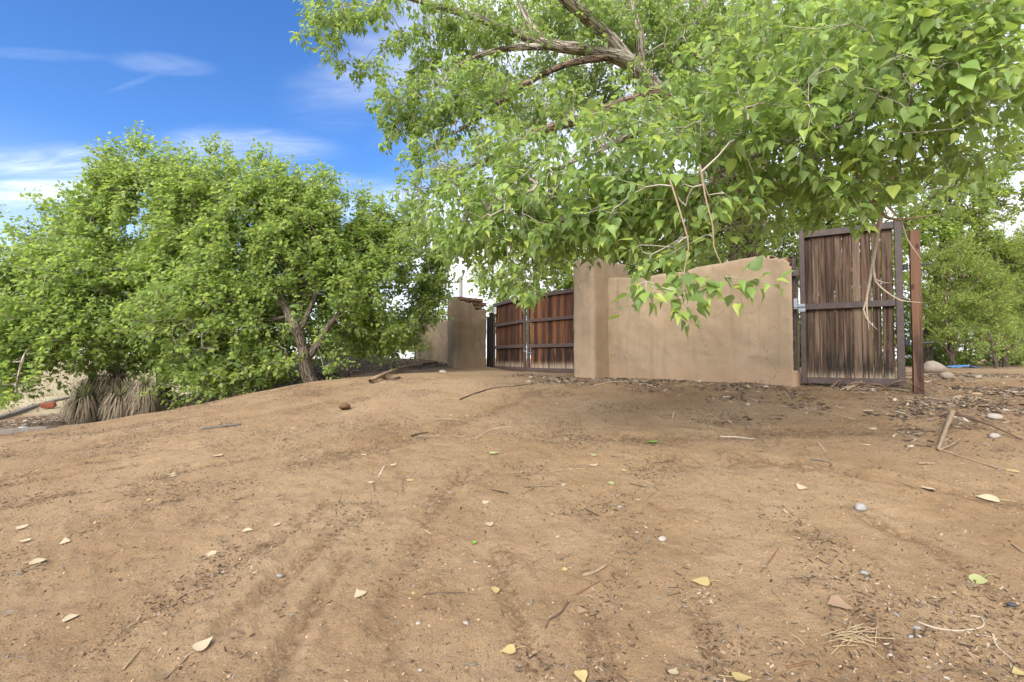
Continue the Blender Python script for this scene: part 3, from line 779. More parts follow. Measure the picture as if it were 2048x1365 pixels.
def tube_mesh(name, pts, rad, mat, sides=10, rough=.06, step=.07, seed=0):
    """continuous tapered limb through given points"""
    P = np.asarray(pts, float); R = np.asarray(rad, float)
    seg = np.linalg.norm(np.diff(P, axis=0), axis=1); s = np.concatenate([[0], np.cumsum(seg)])
    n = max(3, int(s[-1] / step)); q = np.linspace(0, s[-1], n)
    def cr(A):    # Catmull-Rom through the points
        A = np.asarray(A, float); A = A if A.ndim == 2 else A[:, None]
        e = np.concatenate([[2 * A[0] - A[1]], A, [2 * A[-1] - A[-2]]]); i = np.clip(np.searchsorted(s, q, 'right') - 1, 0, len(P) - 2)
        t = ((q - s[i]) / seg[i])[:, None]; a, b, c, d = e[i], e[i + 1], e[i + 2], e[i + 3]
        return .5 * (2 * b + (c - a) * t + (2 * a - 5 * b + 4 * c - d) * t * t + (3 * b - a - 3 * c + d) * t ** 3)
    Q = cr(P); r = np.interp(q, s, R)
    T = np.gradient(Q, axis=0); T /= np.linalg.norm(T, axis=1, keepdims=True) + 1e-9
    U = np.zeros_like(T); u = np.cross(T[0], (0.3, .2, 1.0)); u /= np.linalg.norm(u)
    for k in range(n):
        u = u - T[k] * (u @ T[k]); u /= np.linalg.norm(u) + 1e-9; U[k] = u
    W = np.cross(T, U); a = np.arange(sides) / sides * math.tau
    rs = np.random.default_rng(seed); wob = 1 + rough * (fbm(np.repeat(q[:, None] * 4, sides, 1), np.cos(a)[None] * 2 + np.zeros((n, 1)), seed, 3) * 2 + fbm(np.repeat(q[:, None] * 3, sides, 1), np.sin(a)[None] * 2.5 + np.zeros((n, 1)), seed + 9, 3) * 2)
    V = Q[:, None] + (r[:, None] * wob)[..., None] * (np.cos(a)[None, :, None] * U[:, None] + np.sin(a)[None, :, None] * W[:, None])
    uv = np.stack([np.broadcast_to(np.abs(a / math.pi - 1)[None], (n, sides)) * r.mean() * 6.3 * 1.2, np.broadcast_to(q[:, None], (n, sides))], -1)
    i, j = np.meshgrid(np.arange(n - 1), np.arange(sides), indexing='ij'); i = i.ravel(); j = j.ravel(); k = (j + 1) % sides
    Fq = np.stack([i * sides + j, i * sides + k, (i + 1) * sides + k, (i + 1) * sides + j], 1)
    return mesh_np(name, V.reshape(-1, 3), Fq, mat, True, uv.reshape(-1, 2)), Q, r


def edge_tubes(A, B, ra, rb, sides=3):
    """many short tapered twigs as separate prisms"""
    D, U, W = frame_of(B - A); a = np.arange(sides) / sides * math.tau
    ring = np.cos(a)[None, :, None] * U[:, None] + np.sin(a)[None, :, None] * W[:, None]
    V = np.stack([A[:, None] + ring * ra[:, None, None], B[:, None] + ring * rb[:, None, None]], 1).reshape(-1, 3)
    m = len(A); b = np.arange(m)[:, None] * 2 * sides; j = np.arange(sides); k = (j + 1) % sides
    Fq = np.stack([b + j, b + k, b + sides + k, b + sides + j], -1).reshape(-1, 4)
    return V, Fq


LEAF6 = (np.array([(0, 0, 0), (-.25, .06, .06), (-.37, .28, .11), (-.17, .64, .04), (0, 1.0, -.12), (.17, .64, .04), (.37, .28, .11), (.25, .06, .06), (0, .42, -.03)]),
         np.array([(0, 8, 1), (1, 8, 2), (2, 8, 3), (3, 8, 4), (4, 8, 5), (5, 8, 6), (6, 8, 7), (7, 8, 0)]))
def _bent(v, c, f):
    w = v.copy(); w[:, 2] = f * np.abs(v[:, 0]) * .8 - c * v[:, 1] ** 2 * .5 + .05 * np.sin(v[:, 1] * 5 + v[:, 0] * 7); return w


LEAFV = [LEAF6, (_bent(LEAF6[0] * np.array((.85, 1, 1)), .5, .9), LEAF6[1]), (_bent(LEAF6[0] * np.array((1.05, .92, 1)), -.25, .2), LEAF6[1]), (_bent(LEAF6[0] * np.array((.7, 1.05, 1)), .8, .4), LEAF6[1])]
LEAF2 = (np.array([(0, 0, 0), (-.42, .34, .10), (0, 1.0, -.06), (.42, .34, .10)]), np.array([(0, 2, 1), (0, 3, 2)]))
LEAFN = (np.array([(0, 0, 0), (-.11, .4, .02), (0, 1.0, -.06), (.11, .4, .02)]), np.array([(0, 2, 1), (0, 3, 2)]))


def leaf_cloud(name, B, A, N, S, tpl, mat):
    A = A / np.linalg.norm(A, axis=1, keepdims=True); Sd = np.cross(A, N); Sd /= np.linalg.norm(Sd, axis=1, keepdims=True) + 1e-9; N = np.cross(Sd, A)
    if isinstance(tpl, list):
        TV = np.stack([q[0] for q in tpl])[np.arange(len(B)) * 7 % 11 % len(tpl)]; tf = tpl[0][1]; nv = TV.shape[1]
        V = B[:, None] + S[:, None, None] * (TV[..., 0:1] * Sd[:, None] + TV[..., 1:2] * A[:, None] + TV[..., 2:3] * N[:, None])
        return mesh_np(name, V.reshape(-1, 3), (np.arange(len(B))[:, None, None] * nv + tf[None]).reshape(-1, 3), mat, True)
    tv, tf = tpl
    V = B[:, None] + S[:, None, None] * (tv[None, :, 0, None] * Sd[:, None] + tv[None, :, 1, None] * A[:, None] + tv[None, :, 2, None] * N[:, None])
    Fq = (np.arange(len(B))[:, None, None] * len(tv) + tf[None]).reshape(-1, 3)
    return mesh_np(name, V.reshape(-1, 3), Fq, mat, False)


def clump_points(clumps, dens, seed, gap=-.2):
    """points inside ellipsoids given as (px, py, d, half width px, half height px, half depth m, factor)"""
    r = np.random.default_rng(seed); out = []
    for c in clumps:
        px, py, d, rx, ry, rd = c[:6]; k = c[6] if len(c) > 6 else 1.0
        ce = at(px, py, d); ax = rx * d / F; az = ry * d / F
        n = max(2, int(dens * k * ax * az * math.pi * (.4 + .75 * rd)))
        u = r.normal(size=(n * 3, 3)); u /= np.linalg.norm(u, axis=1, keepdims=True); u *= r.random((n * 3, 1)) ** (1 / 2.2)
        P = ce + u * np.array((ax, rd, az))
        cl = fbm(P[:, 0] * 1.6 + P[:, 1] * .9, P[:, 2] * 1.6 - P[:, 1] * .8, seed + 5, 2)      # gaps and clumps
        Q = P[cl > gap + r.random(len(P)) * .12 - .06][:n]; out.append(Q if len(Q) > 2 else P[:max(3, n)])
    return np.concatenate(out)


def grow(pts, nodes, seed, arch=.06):
    """join the shoot points to the limbs, nearest first; returns node arrays"""
    r = np.random.default_rng(seed); n0 = len(nodes); cap = n0 + 2 * len(pts) + 5
    P = np.zeros((cap, 3)); par = np.full(cap, -1); P[:n0] = nodes; n = n0
    d0 = np.full(len(pts), 1e9)
    for k in range(0, n0, 400): d0 = np.minimum(d0, np.linalg.norm(pts[:, None] - nodes[None, k:k + 400], axis=2).min(1))
    ends = []
    for i in np.argsort(d0):
        p = pts[i]; dv = P[:n] - p; dd = np.einsum('ij,ij->i', dv, dv); j = int(np.argmin(dd)); L = math.sqrt(dd[j])
        mid = (P[j] + p) / 2 + r.normal(size=3) * .10 * L + np.array((0, 0, arch * L))
        P[n] = mid; par[n] = j; P[n + 1] = p; par[n + 1] = n; ends.append(n + 1); n += 2
    P = P[:n]; par = par[:n]; w = np.zeros(n); w[ends] = 1
    for k in range(n - 1, n0 - 1, -1): w[par[k]] += w[k]
    return P, par, w, n0, np.array(ends)


def shoots(P, par, ends, seed, nleaf, slen, size, droop, up, petiole=.5, spread=1.0):
    """leaves round every shoot; returns twig edges and leaf arrays"""
    r = np.random.default_rng(seed); m = len(ends); p = P[ends]; dv = p - P[par[ends]]; dv /= np.linalg.norm(dv, axis=1, keepdims=True) + 1e-9
    D = dv * .7 + r.normal(size=(m, 3)) * .45 + np.array((0, 0, up)); D /= np.linalg.norm(D, axis=1, keepdims=True)
    L = slen * (.5 + r.random(m)); tip = p + D * L[:, None]
    cnt = np.maximum(2, r.poisson(nleaf, m)); idx = np.repeat(np.arange(m), cnt); q = len(idx)
    t = np.concatenate([np.linspace(.12, 1.0, c) for c in cnt]); t = np.clip(t + r.normal(size=q) * .05, 0, 1)
    Dx, U, W = frame_of(D); ph = r.random(m)[idx] * 6.28 + np.concatenate([np.arange(c) for c in cnt]) * 2.4 + r.normal(size=q) * .3
    rad = np.cos(ph)[:, None] * U[idx] + np.sin(ph)[:, None] * W[idx]
    sz = size * np.clip(1.12 - .35 * t, .5, 1.2) * (.7 + .55 * r.random(q))
    pdir = rad * .9 + D[idx] * (.2 + .6 * t[:, None]) + r.normal(size=(q, 3)) * .15; pdir /= np.linalg.norm(pdir, axis=1, keepdims=True)
    B = p[idx] + D[idx] * (L[idx] * t)[:, None] + pdir * (sz * petiole)[:, None]
    A = pdir * spread + np.array((0, 0, -droop)) + r.normal(size=(q, 3)) * .25; A /= np.linalg.norm(A, axis=1, keepdims=True)
    N = np.array((0, 0, 1.0)) + rad * .55 + r.normal(size=(q, 3)) * .40 + np.array((0, -.25, 0))
    return p, tip, B - A * 0, A, N, sz, (p[idx] + D[idx] * (L[idx] * t)[:, None])


def ratio_r(w, r0): return r0 * np.minimum(np.power(np.maximum(w, 1), .38), 14)


def make_tree(name, label, base, limbs, clumps, dens, seed, leafmat, barkmat, tpl, nleaf, slen, size, droop, up, twig_r=.0028, group=None, twigmat='twig', single=0, petiole=.5, arch=.06, trunk_sides=12, gap=-.18):
    root = empty(name, base, label, 'tree', group); b = np.array(base, float); nodes = []
    for k, (pts, nm, mt) in enumerate(limbs):
        pts = np.array(pts, float); pts[-1, 3] *= .3 if nm != 'trunk' else 1; me, Q, r = tube_mesh(nm, pts[:, :3] - b, pts[:, 3], M[mt], trunk_sides, .07, .06, seed + k)
        link(nm, me, root); st = Q[int(len(Q) * (.35 if nm == 'trunk' else .12)):]; nodes.append(st[::2] + b)
    nodes = np.concatenate(nodes); pts = clump_points(clumps, dens, seed, gap)
    P, par, w, n0, ends = grow(pts, nodes, seed, arch)
    p, tip, B, A, N, S, at0 = shoots(P, par, ends, seed + 1, nleaf, slen, size, droop, up, petiole)
    k = np.arange(n0, len(P)); ra = np.minimum(ratio_r(w[par[k]], twig_r), .05); ra = np.where(par[k] < n0, ratio_r(w[k], twig_r) * 1.15, ra); ra = np.minimum(ra, ratio_r(w[k], twig_r) * 1.35)
    V1, F1 = edge_tubes(P[par[k]], P[k], ra, ratio_r(w[k], twig_r), 4)
    V2, F2 = edge_tubes(p, tip, np.full(len(p), twig_r * .95), np.full(len(p), twig_r * .5), 3)
    m1 = mesh_np('branches', V1 - b, F1, M[twigmat], True); link('branches', m1, root)['kind'] = 'stuff'
    F2 = F2; V = [V2]; Fs = [F2]
    m2 = mesh_np('twigs', V2 - b, F2, M[twigmat], False); link('twigs', m2, root)['kind'] = 'stuff'
    if single:
        V3, F3 = edge_tubes(at0, B, np.full(len(B), .0011), np.full(len(B), .0008), 3); m3 = mesh_np('leaf_stalks', V3 - b, F3, M['leaf_big'], False); o = link('leaf_stalks', m3, root); o['kind'] = 'stuff'
    # the leaves that show largest become objects of their own
    px = to_px(B + A * S[:, None] * .5); inside = (px[:, 0] > 0) & (px[:, 0] < 2048) & (px[:, 1] > 0) & (px[:, 1] < 1365) & (px[:, 2] > .5)
    sep = np.zeros(len(B), bool)
    if single:
        key = np.where(inside, S / np.maximum(px[:, 2], .3), 0); sep[np.argsort(-key)[:single]] = True
        vari = [fine_leaf(q) for q in range(4)]
        An = A / np.linalg.norm(A, axis=1, keepdims=True); Sd = np.cross(An, N); Sd /= np.linalg.norm(Sd, axis=1, keepdims=True); Nn = np.cross(Sd, An)
        for q in np.nonzero(sep)[0]:
            o = bpy.data.objects.new('leaf', vari[q % 4]); COL.objects.link(o); o.parent = root
            mt = Matrix.Identity(4)
            for c, v in enumerate((Sd[q], An[q], Nn[q])):
                for rr in range(3): mt[rr][c] = float(v[rr] * S[q])
            for rr in range(3): mt[rr][3] = float(B[q][rr] - b[rr])
            o.matrix_local = mt
    kk = ~sep
    o = link('crown', leaf_cloud('crown', B[kk] - b, A[kk], N[kk], S[kk], tpl, M[leafmat]), root)
    if single: o['kind'] = 'stuff'
    return root, len(B)


def fine_leaf(q):
    """deltoid leaf: toothed outline, folded along the midrib, curled"""
    rs = random.Random(q); out = [(.0, .0), (.14, -.03), (.28, .03), (.37, .15), (.385, .27), (.32, .44), (.22, .61), (.12, .78), (.05, .90)]
    V = []; curl = rs.uniform(.05, .22); fold = rs.uniform(.12, .35); tw = rs.uniform(-.15, .15)
    z = lambda x, y: fold * abs(x) * .8 - curl * y * y + tw * x * y + .02 * math.sin(y * 9 + q)
    rib = [(0, y) for _, y in out[1:]] + [(0, 1.0)]
    bm = bmesh.new(); mid = [bm.verts.new((0, max(y, 0.0) if i else 0, z(0, y))) for i, (_, y) in enumerate([(0, 0)] + [(0, .10), (0, .25), (0, .42), (0, .60), (0, .80)])]
    tip = bm.verts.new((0.01, 1.0, z(0, 1.0)))
    for s in (-1, 1):
        e = [bm.verts.new((s * x * (1 + rs.uniform(-.05, .05)), y, z(x, y))) for x, y in out[1:]]
        chain = [(mid[0], e[0], mid[1]), (e[0], e[1], mid[1]), (e[1], e[2], mid[1]), (e[2], mid[2], mid[1]), (e[2], e[3], mid[2]), (e[3], e[4], mid[3]), (e[3], mid[3], mid[2]), (e[4], e[5], mid[4]), (e[4], mid[4], mid[3]), (e[5], e[6], mid[5]), (e[5], mid[5], mid[4]), (e[6], e[7], mid[5]), (e[7], tip, mid[5])]
        for f in chain: bm.faces.new(f if s > 0 else f[::-1])
    me = bpy.data.meshes.new('leaf'); bm.to_mesh(me); bm.free(); me.materials.append(M['leaf_big'])
    me.polygons.foreach_set('use_smooth', np.ones(len(me.polygons), bool)); return me


def L(*pts): return [tuple(at(px, py, d)) + (r,) for px, py, d, r in pts]


NLEAF = {}
# --- the big cottonwood behind the wall, reaching over the camera
gz = float(h0(5.4, 11.4))
limbs = [
    (L((1505, 735, 11.4, .54), (1500, 600, 11.4, .44), (1490, 470, 11.3, .38), (1488, 400, 11.2, .36), (1482, 350, 11.1, .31)), 'trunk', 'bark_old'),
    (L((1480, 420, 11.1, .30), (1420, 310, 10.2, .25), (1330, 205, 9.2, .165), (1262, 128, 8.7, .135), (1180, 102, 8.3, .105), (1110, 92, 8.0, .085), (1020, 62, 7.7, .07), (940, 32, 7.5, .055), (850, 5, 7.3, .045), (740, -25, 7.2, .035)), 'limb', 'bark'),
    (L((1275, 142, 8.8, .13), (1215, 75, 8.4, .115), (1150, 15, 8.0, .10), (1085, -40, 7.6, .08), (1000, -110, 7.2, .05)), 'limb', 'bark'),
    (L((1090, 88, 8.0, .07), (1055, 40, 8.0, .06), (1028, -20, 8.0, .05)), 'limb', 'bark'),
    (L((1325, 205, 9.2, .12), (1285, 140, 9.0, .10), (1278, 70, 8.8, .085), (1258, -20, 8.6, .07)), 'limb', 'bark'),
    (L((1420, 310, 10.2, .14), (1330, 198, 8.9, .11), (1255, 205, 8.2, .09), (1180, 235, 7.5, .075), (1095, 258, 7.0, .06), (1000, 308, 6.7, .04), (900, 350, 6.5, .02)), 'limb', 'bark_old'),
    (L((1225, 112, 8.5, .07), (1130, 130, 8.0, .05), (1040, 175, 7.5, .042), (975, 225, 7.2, .034), (905, 270, 7.0, .02)), 'limb', 'twig_dark'),
    (L((1100, 92, 8.0, .06), (1000, 100, 7.6, .045), (920, 130, 7.4, .03), (870, 190, 7.2, .016)), 'limb', 'bark'),
    (L((1485, 370, 11.1, .30), (1455, 240, 10.6, .25), (1440, 120, 10.2, .21), (1400, 20, 9.8, .17), (1370, -80, 9.4, .12)), 'limb', 'bark'),
    (L((1490, 380, 11.1, .28), (1545, 230, 10.4, .22), (1592, 110, 9.8, .18), (1620, -20, 9.2, .14)), 'limb', 'bark'),
    (L((1492, 430, 11.2, .24), (1580, 350, 10.0, .19), (1680, 270, 8.6, .15), (1800, 170, 7.2, .13), (1940, 75, 5.9, .11), (2060, 25, 5.0, .09), (2300, -40, 4.2, .05)), 'limb', 'bark'),
    (L((1700, 255, 8.3, .08), (1850, 195, 6.6, .06), (2010, 172, 5.2, .04), (2200, 160, 4.6, .03)), 'limb', 'bark_old'),
    # boughs that come forward over the drive
    (L((1492, 400, 11.1, .20), (1480, 270, 8.8, .13), (1430, 220, 6.6, .075), (1330, 240, 5.0, .04), (1200, 300, 4.3, .024), (1060, 360, 4.3, .012)), 'limb', 'bark'),
    (L((1680, 270, 8.6, .10), (1690, 220, 6.4, .065), (1650, 230, 4.8, .04), (1560, 290, 4.0, .022), (1430, 350, 3.7, .012)), 'limb', 'bark'),
    (L((1800, 170, 7.2, .08), (1860, 130, 5.0, .05), (1850, 150, 3.9, .030), (1760, 210, 3.6, .016), (1640, 270, 3.4, .008)), 'limb', 'bark'),
    (L((1940, 75, 5.9, .06), (1980, 60, 4.2, .04), (1960, 90, 3.7, .022), (1880, 110, 3.4, .008)), 'limb', 'bark'),
    # the dead bough hanging in front of the open gate
    (L((1790, 330, 3.6, .017), (1768, 400, 3.75, .018), (1758, 450, 3.8, .017), (1748, 510, 3.85, .014), (1740, 560, 3.85, .011), (1733, 605, 3.85, .008), (1738, 660, 3.85, .005)), 'dead_bough', 'stick_pale'),
    (L((1746, 530, 3.85, .010), (1752, 565, 3.8, .007), (1775, 585, 3.75, .006), (1800, 601, 3.7, .005), (1848, 606, 3.65, .003)), 'dead_bough', 'stick_pale'),
    (L((1752, 560, 3.8, .006), (1768, 566, 3.76, .004), (1788, 566, 3.7, .0025)), 'dead_bough', 'stick_pale'),
    (L((1733, 600, 3.85, .008), (1727, 620, 3.85, .0065), (1735, 640, 3.8, .005), (1755, 660, 3.7, .003)), 'dead_bough', 'stick_pale'),
    (L((1768, 405, 3.7, .010), (1800, 440, 3.6, .006), (1815, 480, 3.5, .005), (1845, 522, 3.4, .003)), 'dead_bough', 'stick_pale'),
    (L((1700, 330, 3.5, .014), (1770, 432, 3.6, .010), (1830, 436, 3.5, .007), (1900, 425, 3.4, .004)), 'limb', 'stick'),
    # thin pendent twigs
    (L((1400, 330, 3.3, .006), (1412, 400, 3.15, .005), (1425, 450, 3.05, .0045), (1428, 495, 3.0, .004), (1443, 528, 2.95, .0032), (1449, 550, 2.93, .0028)), 'limb', 'stick'),
    (L((1340, 360, 3.3, .006), (1362, 430, 3.1, .005), (1377, 490, 3.0, .0042), (1369, 540, 2.97, .0035), (1370, 580, 2.93, .0028)), 'limb', 'stick'),
]
limbs = [(p_, n_, ('bark_old' if m_ == 'twig_dark' else m_)) for p_, n_, m_ in limbs]
near = [(1000, 420, 4.6, 105, 80, .6), (955, 475, 4.9, 65, 55, .5), (1060, 335, 4.6, 85, 65, .6), (1120, 400, 4.3, 125, 95, .7), (1100, 472, 4.3, 100, 50, .6), (1035, 535, 4.6, 70, 32, .4), (1070, 575, 4.2, 30, 18, .2),
        (1250, 330, 4.1, 140, 90, .7), (1260, 422, 3.9, 130, 62, .6), (1180, 478, 4.3, 80, 22, .4), (1300, 500, 3.5, 60, 25, .3), (1370, 485, 3.3, 45, 35, .3), (1390, 400, 3.8, 110, 80, .6), (1450, 280, 3.7, 140, 90, .7),
        (1570, 340, 3.9, 120, 60, .6), (1620, 250, 3.3, 160, 100, .7), (1700, 345, 3.4, 110, 55, .5), (1780, 250, 3.4, 140, 90, .6), (1850, 120, 3.2, 160, 100, .5), (1950, 60, 3.0, 130, 80, .4),
        (1650, 110, 3.5, 150, 90, .7), (1890, 290, 3.5, 90, 80, .5), (1500, 140, 4.3, 140, 90, .8), (1975, 200, 3.3, 70, 70, .4), (1520, 440, 3.7, 45, 30, .3, .6), (1655, 405, 3.5, 60, 25, .3, .7),
        (1285, 565, 3.05, 16, 10, .08, 2), (1370, 588, 2.95, 8, 5, .05, 2), (1450, 556, 2.95, 9, 5, .05, 2), (1378, 545, 3.0, 10, 8, .06, 1.5), (1850, 395, 3.3, 60, 30, .3, .6), (1780, 395, 3.3, 70, 30, .3, .6), (930, 420, 5.0, 60, 60, .5, .8), (900, 500, 5.3, 25, 50, .4, .8), (1190, 260, 4.8, 120, 60, .6, .7), (1330, 230, 4.6, 120, 60, .6, .7), (1180, 420, 4.6, 140, 60, .6, .6)]
mid = [(700, 55, 7.5, 85, 55, .7), (635, 25, 7.6, 40, 35, .4), (605, 60, 7.6, 10, 20, .2, .8), (690, 125, 7.5, 30, 22, .4), (665, 100, 7.5, 25, 28, .3), (800, 90, 7.5, 90, 80, .8), (785, 215, 7.2, 40, 85, .5), (850, 200, 7.2, 85, 95, .7), (900, 50, 7.6, 110, 65, .8),
       (950, 200, 7.0, 100, 75, .7), (1000, 120, 8.8, 110, 65, .8), (1075, 215, 7.6, 110, 60, .7), (1120, 40, 8.5, 120, 60, .9), (1190, 190, 9.6, 100, 60, .8), (1230, 50, 9.0, 90, 60, .8), (870, 325, 6.8, 80, 45, .6),
       (820, 380, 6.7, 40, 30, .5), (775, 265, 7.2, 20, 12, .2), (930, 370, 6.4, 95, 50, .6), (1000, 290, 6.4, 85, 50, .6), (1340, 100, 9.8, 90, 90, .9), (1410, 60, 8.6, 100, 70, .9), (1400, 210, 7.2, 95, 70, .8), (1550, 60, 7.2, 120, 70, 1.), (1700, 20, 5.5, 120, 60, .8),
       (840, 450, 6.8, 45, 40, .5), (1520, 230, 8.5, 150, 90, 1., .8), (1760, 120, 7.5, 150, 100, 1., .8), (1320, 10, 9.4, 120, 40, .8), (1800, 20, 6.0, 140, 60, .8), (1960, 180, 6.5, 90, 90, .8), (1960, 20, 5.0, 90, 50, .6), (1180, 50, 8.0, 110, 40, .4, .35), (1290, 150, 8.3, 60, 40, .3, .4), (1060, 60, 7.4, 100, 40, .4, .5), (1330, 60, 11, 130, 80, .8, .7), (1180, 20, 11, 160, 50, .8, .7), (980, 20, 9.5, 140, 50, .8, .6), (1450, 100, 11, 120, 100, .8, .7), (1600, 100, 10.5, 130, 100, .9, .7), (1150, 150, 10.8, 110, 60, .7, .7), (1800, 60, 9, 150, 80, .9, .7), (1000, 200, 9, 100, 60, .7, .5), (1900, 380, 6.5, 70, 40, .5, .6)]
near = [c[:6] + ((c[6] if len(c) > 6 else 1.0) * 2.9,) for c in near]; mid = [c[:6] + ((c[6] if len(c) > 6 else 1.0) * 2.1,) for c in mid]
r1, c1 = make_tree('cottonwood_tree', 'huge cottonwood behind the long adobe wall, pale limbs arching over the drive', tuple(at(1505, 735, 11.4)),
                   limbs, near + mid, 48, 31, 'leaf_big', 'bark', LEAFV, 11, .17, .088,   .55, -.25, .0024, single=300, petiole=.55)
NLEAF['big'] = c1

# --- young trees on the left
lt = [(L((628, 775, 10.0, .16), (612, 742, 9.9, .115), (606, 700, 9.9, .105), (592, 660, 9.9, .095), (578, 630, 10.0, .08), (540, 575, 10.3, .065), (520, 530, 10.6, .055), (500, 470, 10.6, .04), (470, 400, 10.6, .02)), 'trunk', 'bark_left'),
      (L((612, 720, 9.95, .085), (640, 680, 10.1, .075), (660, 650, 10.4, .06), (720, 580, 11.2, .045), (790, 520, 11.4, .025)), 'limb', 'bark_left'),
      (L((595, 665, 9.95, .06), (610, 640, 10.1, .05), (640, 560, 10.6, .04), (640, 470, 10.7, .025)), 'limb', 'bark_left'),
      (L((580, 632, 10.0, .05), (540, 640, 10.0, .04), (470, 640, 9.9, .03), (400, 660, 9.7, .02)), 'limb', 'bark_left'),
      (L((655, 655, 11, .04), (730, 640, 11, .03), (800, 620, 11.2, .02)), 'limb', 'bark_left')]
lc = [(600, 560, 11.6, 250, 150, 1.0, .30), (500, 690, 10.9, 160, 70, .8, .45), (430, 385, 10.8, 85, 60, .9), (433, 315, 10.8, 13, 16, .2), (395, 335, 10.8, 20, 20, .3), (540, 400, 10.8, 95, 65, .9), (530, 335, 10.8, 35, 15, .3), (575, 355, 10.8, 15, 18, .2), (640, 440, 10.9, 85, 65, .9), (642, 372, 10.9, 14, 22, .2), (665, 385, 10.9, 12, 16, .2), (720, 480, 11.2, 80, 65, .9), (718, 415, 11.2, 12, 18, .2), (765, 425, 11.2, 30, 20, .3),
      (800, 530, 11.4, 75, 70, .9), (850, 560, 11.8, 35, 60, .6), (840, 470, 11.6, 45, 40, .5), (450, 520, 10.4, 115, 85, 1.1), (400, 640, 9.8, 115, 80, 1.0), (545, 590, 10.5, 80, 75, .9), (700, 590, 10.9, 105, 70, 1.), (775, 655, 11.2, 65, 42, .6), (480, 725, 10.1, 95, 42, .8), (375, 772, 9.9, 55, 22, .5), (545, 745, 10.3, 45, 26, .4, .8), (520, 670, 10.0, 55, 45, .6), (700, 680, 11.6, 70, 25, .5, .7), (625, 520, 10.6, 90, 70, .9), (690, 640, 11.0, 50, 35, .5), (870, 520, 12.0, 30, 35, .4), (868, 590, 12.2, 25, 35, .4, 1.5), (585, 640, 9.6, 22, 12, .2), (640, 690, 9.5, 18, 14, .2), (560, 720, 9.6, 25, 20, .3), (660, 735, 9.9, 22, 16, .2), (690, 470, 11, 60, 50, .6), (760, 480, 11.3, 60, 40, .6), (840, 430, 11.6, 30, 25, .3), (845, 640, 12.2, 30, 30, .4, 1.3), (800, 690, 12.0, 40, 25, .4), (740, 700, 11.8, 40, 22, .4), (880, 555, 12.2, 14, 25, .3, 1.3), (433, 300, 10.8, 7, 18, .1, 2.5), (410, 330, 10.8, 9, 20, .1, 2), (470, 335, 10.8, 10, 20, .1, 2), (510, 325, 10.8, 8, 18, .1, 2), (535, 318, 10.8, 8, 16, .1, 2), (560, 350, 10.8, 8, 25, .1, 2), (590, 375, 10.8, 9, 25, .1, 2), (637, 355, 10.9, 7, 25, .1, 2.2), (662, 378, 10.9, 7, 22, .1, 2), (690, 410, 11, 9, 20, .1, 2), (720, 398, 11.2, 8, 22, .1, 2.2), (750, 430, 11.2, 9, 20, .1, 2), (800, 440, 11.4, 14, 22, .2, 1.6), (355, 345, 10.8, 10, 22, .1, 2), (830, 620, 11.8, 35, 45, .5), (740, 660, 11.6, 60, 35, .5), (590, 480, 10.6, 80, 70, .9), (500, 450, 10.6, 80, 70, .9), (680, 540, 11, 80, 60, .8), (440, 590, 10, 90, 70, .9), (600, 425, 10.9, 60, 50, .6), (370, 720, 10.2, 70, 45, .6), (440, 760, 10.1, 60, 28, .5), (560, 690, 11.4, 60, 40, .5), (650, 720, 12.2, 60, 25, .5, .6)]
r2, c2 = make_tree('cottonwood_tree', 'bushy young cottonwood with forked leaning grey trunk beside the dirt drive', tuple(at(628, 775, 10.0)), lt, lc, 92, 57, 'leaf_left', 'bark_left', LEAF2, 17, .34, .096, .35, .40, .0027, gap=-.3)
NLEAF['left_a'] = c2
lt = [(L((330, 800, 11.6, .16), (325, 700, 11.5, .12), (335, 600, 11.3, .10), (346, 520, 11.1, .075), (320, 430, 10.9, .05), (290, 340, 10.8, .02)), 'trunk', 'bark_left'),
      (L((325, 720, 11.5, .085), (250, 690, 10.9, .07), (178, 658, 10.2, .062), (130, 635, 9.9, .055), (90, 618, 9.7, .045), (30, 600, 9.5, .03)), 'limb', 'bark'),
      (L((250, 690, 10.9, .05), (160, 686, 9.8, .04), (100, 690, 9.5, .034), (60, 697, 9.2, .03), (42, 730, 9.0, .022), (30, 780, 8.8, .012)), 'limb', 'bark'),
      (L((332, 640, 11.4, .06), (250, 560, 10.8, .05), (180, 490, 10.6, .035), (110, 440, 10.5, .02)), 'limb', 'bark_left'),
      (L((335, 600, 11.3, .05), (400, 520, 11, .04), (430, 440, 11, .02)), 'limb', 'bark_left')]
